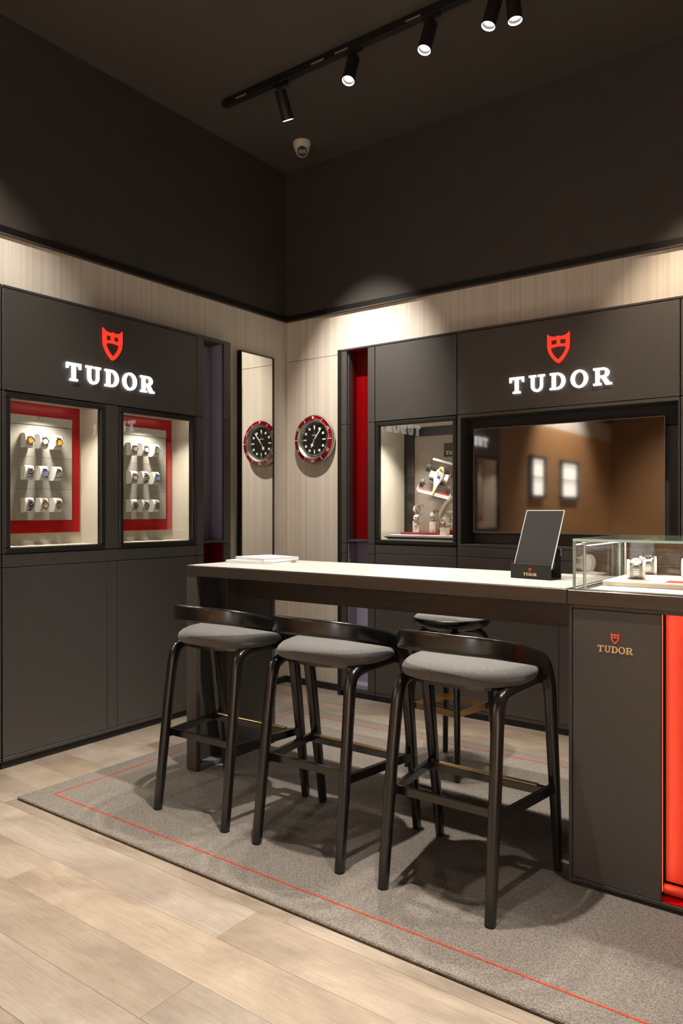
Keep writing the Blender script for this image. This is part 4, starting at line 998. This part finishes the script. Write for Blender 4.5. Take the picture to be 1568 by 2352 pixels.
# cuffs that carry those watches
for x, y, z, r2, lb in ((1.024, 0.118+0.030, 1.2685, 0.027, 'upper left'), (1.163, 0.105+0.030, 1.2285, 0.027, 'middle'), (1.290, 0.012+0.030, 1.194, 0.027, 'right')):
    bm = bmesh.new(); tube(bm, (x-0.012, y, z-0.004), (x+0.012, y, z-0.004), 0.026, 24); zb = {'upper left': 1.1837, 'middle': 1.1787, 'right': 1.1447}[lb]
    box(bm, x-0.010, x+0.010, y-0.012, y+0.012, zb, z-0.02)
    tag(obj('watch_cuff', bm, M['case_in'], None, True), 'grey cuff holding the %s watch in the back window' % lb, 'stand', 'watch cuffs in the back window')
bm = bmesh.new(); tube(bm, (1.050, 0.082, 1.197), (1.074, 0.082, 1.197), 0.024, 24); box(bm, 1.054, 1.070, 0.076, 0.092, 1.1567, 1.18)
tag(obj('watch_cuff', bm, M['case_in'], None, True), 'grey cuff holding the lower left watch in the back window', 'stand', 'watch cuffs in the back window')
pq = thing('logo_plaque', 'small black plaque with white lettering at right of the back window', 'plaque', (1.275, 0.2, 1.60))
obj('plate', B(1.200, 1.345, 0.190, 0.200, 1.607, 1.697, bev=0.001), M['black_frame'], pq)
obj('standoff', B(1.25, 1.29, 0.2002, 0.2398, 1.63, 1.67), M['black_frame'], pq)
logo_parts(pq, on_back(1.2725, 1.621, 0.1899), 0.022, 0.022, 0.008, 0.001, M['paper'], M['ink_red'], 0.10)

def model_car():
    t = thing('model_race_car', 'white and yellow model race car hung nose down in the back window', 'model car', (1.215, 0.105, 1.445))
    # car space: y nose, x across, z up ; nose points to the viewer and down
    rot = Matrix.Rotation(R(-15), 4, Vector((0.48, -0.88, 0))) @ Matrix.Rotation(R(205), 4, 'Z') @ Matrix.Rotation(R(-40), 4, 'X')
    m = Matrix.Translation((1.196, 0.110, 1.440)) @ rot
    def put(name, bm, material, par=t, smooth=False):
        bmesh.ops.transform(bm, matrix=m, verts=bm.verts); return obj(name, bm, material, par, smooth)
    path = [Vector((0, y, z)) for y, z in ((-.125, .022), (-.09, .026), (-.05, .030), (-.01, .026), (.03, .020), (.07, .016), (.105, .012))]
    put('body', sweep(bmesh.new(), path, [(.012, .012, 3), (.020, .020, 3), (.030, .024, 3), (.034, .018, 3), (.022, .014, 3), (.013, .010, 3), (.008, .006, 3)], 14, nfun=lambda t_: Vector((1, 0, 0))), M['car_white'], smooth=True)
    put('nose_cone', sweep(bmesh.new(), [Vector((0, .1055, .012)), Vector((0, .125, .009)), Vector((0, .142, .006))], [(.0085, .0065, 3), (.0075, .005, 3), (.005, .003, 3)], 12, nfun=lambda t_: Vector((1, 0, 0))), M['car_yellow'], smooth=True)
    put('sidepod', Bs([(-.062, -.030, -.065, .0, .006, .030), (.030, .062, -.065, .0, .006, .030)], bev=.004), M['car_white'])
    put('floor_board', B(-.058, .058, -.115, .030, .002, .0055), M['carcass'])
    put('cockpit', B(-.010, .010, -.018, .012, .040, .047), M['car_blue'])
    put('front_wing', Bs([(-.105, .105, .118, .136, .000, .003), (-.105, .105, .138, .148, -.003, .000)], bev=.001), M['car_white'])
    put('front_wing_flap', Bs([(-.102, -.022, .112, .122, .004, .007), (.022, .102, .112, .122, .004, .007)]), M['car_red'])
    put('end_plate', Bs([(-.108, -.1052, .108, .150, -.004, .016), (.1052, .108, .108, .150, -.004, .016)]), M['car_white'])
    rw = put('rear_wing', Bs([(-.075, .075, -.155, -.132, .062, .067)]), M['car_white'])
    put('wing_side', Bs([(-.0778, -.0752, -.158, -.128, .025, .072), (.0752, .0778, -.158, -.128, .025, .072)]), M['carcass'])
    put('halo', sweep(bmesh.new(), catmull([(-.013, -.040, .050), (-.014, -.02, .060), (-.010, .004, .064), (0, .012, .060), (.010, .004, .064), (.014, -.02, .060), (.013, -.040, .050)], 4), [(.0028, .0028, 2)]*25, 8, nfun=lambda t_: Vector((0, 0, 1))), M['car_yellow'], smooth=True)
    put('air_intake', B(-.009, .009, -.066, -.046, .052, .074, bev=.002), M['car_yellow'])
    for sx in (-1, 1):
        for y, rr, wd in ((.075, .028, .022), (-.105, .030, .028)):
            bm = bmesh.new(); tube(bm, (sx*(.098-wd), y, .018), (sx*.098, y, .018), rr, 24); wl_ = put('wheel', bm, M['tyre'], smooth=True)
            bm = bmesh.new(); tube(bm, (sx*.0982, y, .018), (sx*.0992, y, .018), rr*.55, 16); put('wheel_cover', bm, M['steel_satin'], wl_)
            bm = bmesh.new(); bar(bm, (sx*.012, y-.012, .020), (sx*(.098-wd), y, .020), .003, .003); bar(bm, (sx*.012, y+.014, .012), (sx*(.098-wd), y, .014), .003, .003); put('suspension_arm', bm, M['carcass'])
model_car()
rp = thing('curved_ramp', 'white curved ramp with grey stripes and red foot below the model car', 'ramp', (1.25, 0.17, 1.0946))
cv = catmull([(1.155, .165, 1.126), (1.166, .165, 1.185), (1.190, .170, 1.25), (1.225, .175, 1.305), (1.262, .178, 1.345)], 5)
obj('white_edge', sweep(bmesh.new(), cv, [(.012, .010, 6)]*len(cv), 10, nfun=lambda t_: Vector((0, -1, 0))), M['white'], rp)
bm = bmesh.new(); extrude_poly(bm, [[(1.182, 1.126), (1.192, 1.185), (1.214, 1.245), (1.250, 1.300), (1.40, 1.30), (1.40, 1.126)]], 0, 0.02, Matrix(((1, 0, 0, 0), (0, 0, 1, .170), (0, 1, 0, 0), (0, 0, 0, 1))))
fc = obj('striped_face', bm, M['case_grey'], rp)
for zz in (1.16, 1.20, 1.24): obj('stripe', B(1.235, 1.40, .1680, .1698, zz, zz+0.012), M['paper'], fc)
obj('red_foot', B(1.13, 1.405, .1505, .205, 1.1086, 1.1255), M['red'], rp)
obj('support', B(1.262, 1.40, .1705, .20, 1.0948, 1.1084), M['red'], rp)

# counter watches on tall cushions
def counter_watch(x, y, yaw, lab, dial, br=None, gp='watches in the glass showcase'):
    z = 1.0112
    # pad stands on a foot; dial looks up and towards the viewer
    base = Matrix.Translation((x, y, z)) @ Matrix.Rotation(R(yaw), 4, 'Z')
    s = 1.0
    m = base @ Matrix.Translation((0, -0.004, 0.060)) @ Matrix.Rotation(R(38), 4, 'X')
    t = thing('watch_pillow_stand', 'white pillow stand under the ' + lab, 'stand', (x, y, z), 'pillow stands in the glass showcase')
    bm = bmesh.new(); n = 24; pr = [(0.032*math.cos(2*math.pi*i/n), 0.030*math.sin(2*math.pi*i/n)) for i in range(n)]
    extrude_poly(bm, [pr], -.0200, .0200, base @ Matrix.Translation((0, 0.014, 0.034)) @ Matrix(((0, 0, 1, 0), (1, 0, 0, 0), (0, 1, 0, 0), (0, 0, 0, 1)))); obj('core', bm, M['grey_beige'], t)
    for sx in (-1, 1):
        bm = bmesh.new(); prb = [(0.036*math.cos(2*math.pi*i/n), 0.037+0.034*math.sin(2*math.pi*i/n)) for i in range(n)]
        prb = [(p_[0], max(p_[1], 0.0)) for p_ in prb]
        extrude_poly(bm, [[(a*1.0, b) for a, b in prb]], sx*.0205, sx*.029, base @ Matrix.Translation((0, 0.014, 0)) @ Matrix(((0, 0, 1, 0), (1, 0, 0, 0), (0, 1, 0, 0), (0, 0, 0, 1)))); obj('side_cheek', bm, M['white'], t)
    bm = B(-.029, .029, -.020, .048, 0, .004); bmesh.ops.transform(bm, matrix=base, verts=bm.verts); obj('base_plate', bm, M['white'], t)
    mw = base @ Matrix.Translation((0, 0.014 - 0.0345*math.cos(R(58)), 0.034 + 0.0345*math.sin(R(58)))) @ Matrix.Rotation(R(32), 4, 'X')
    place_watch(mw, lab, dial, br, None, gp)
counter_watch(2.858, -1.500, 16, 'steel watch at the left front of the glass showcase', 'dial_white')
counter_watch(2.842, -1.275, 16, 'steel watch behind the front left one in the showcase', 'black_gloss')
counter_watch(3.000, -1.330, 16, 'steel watch at the right picture edge in the showcase', 'dial_white')
# the watch used as a pattern is itself one of those on show
for ch in list(watch0.children_recursive): bpy.data.objects.remove(ch)
bpy.data.objects.remove(watch0)
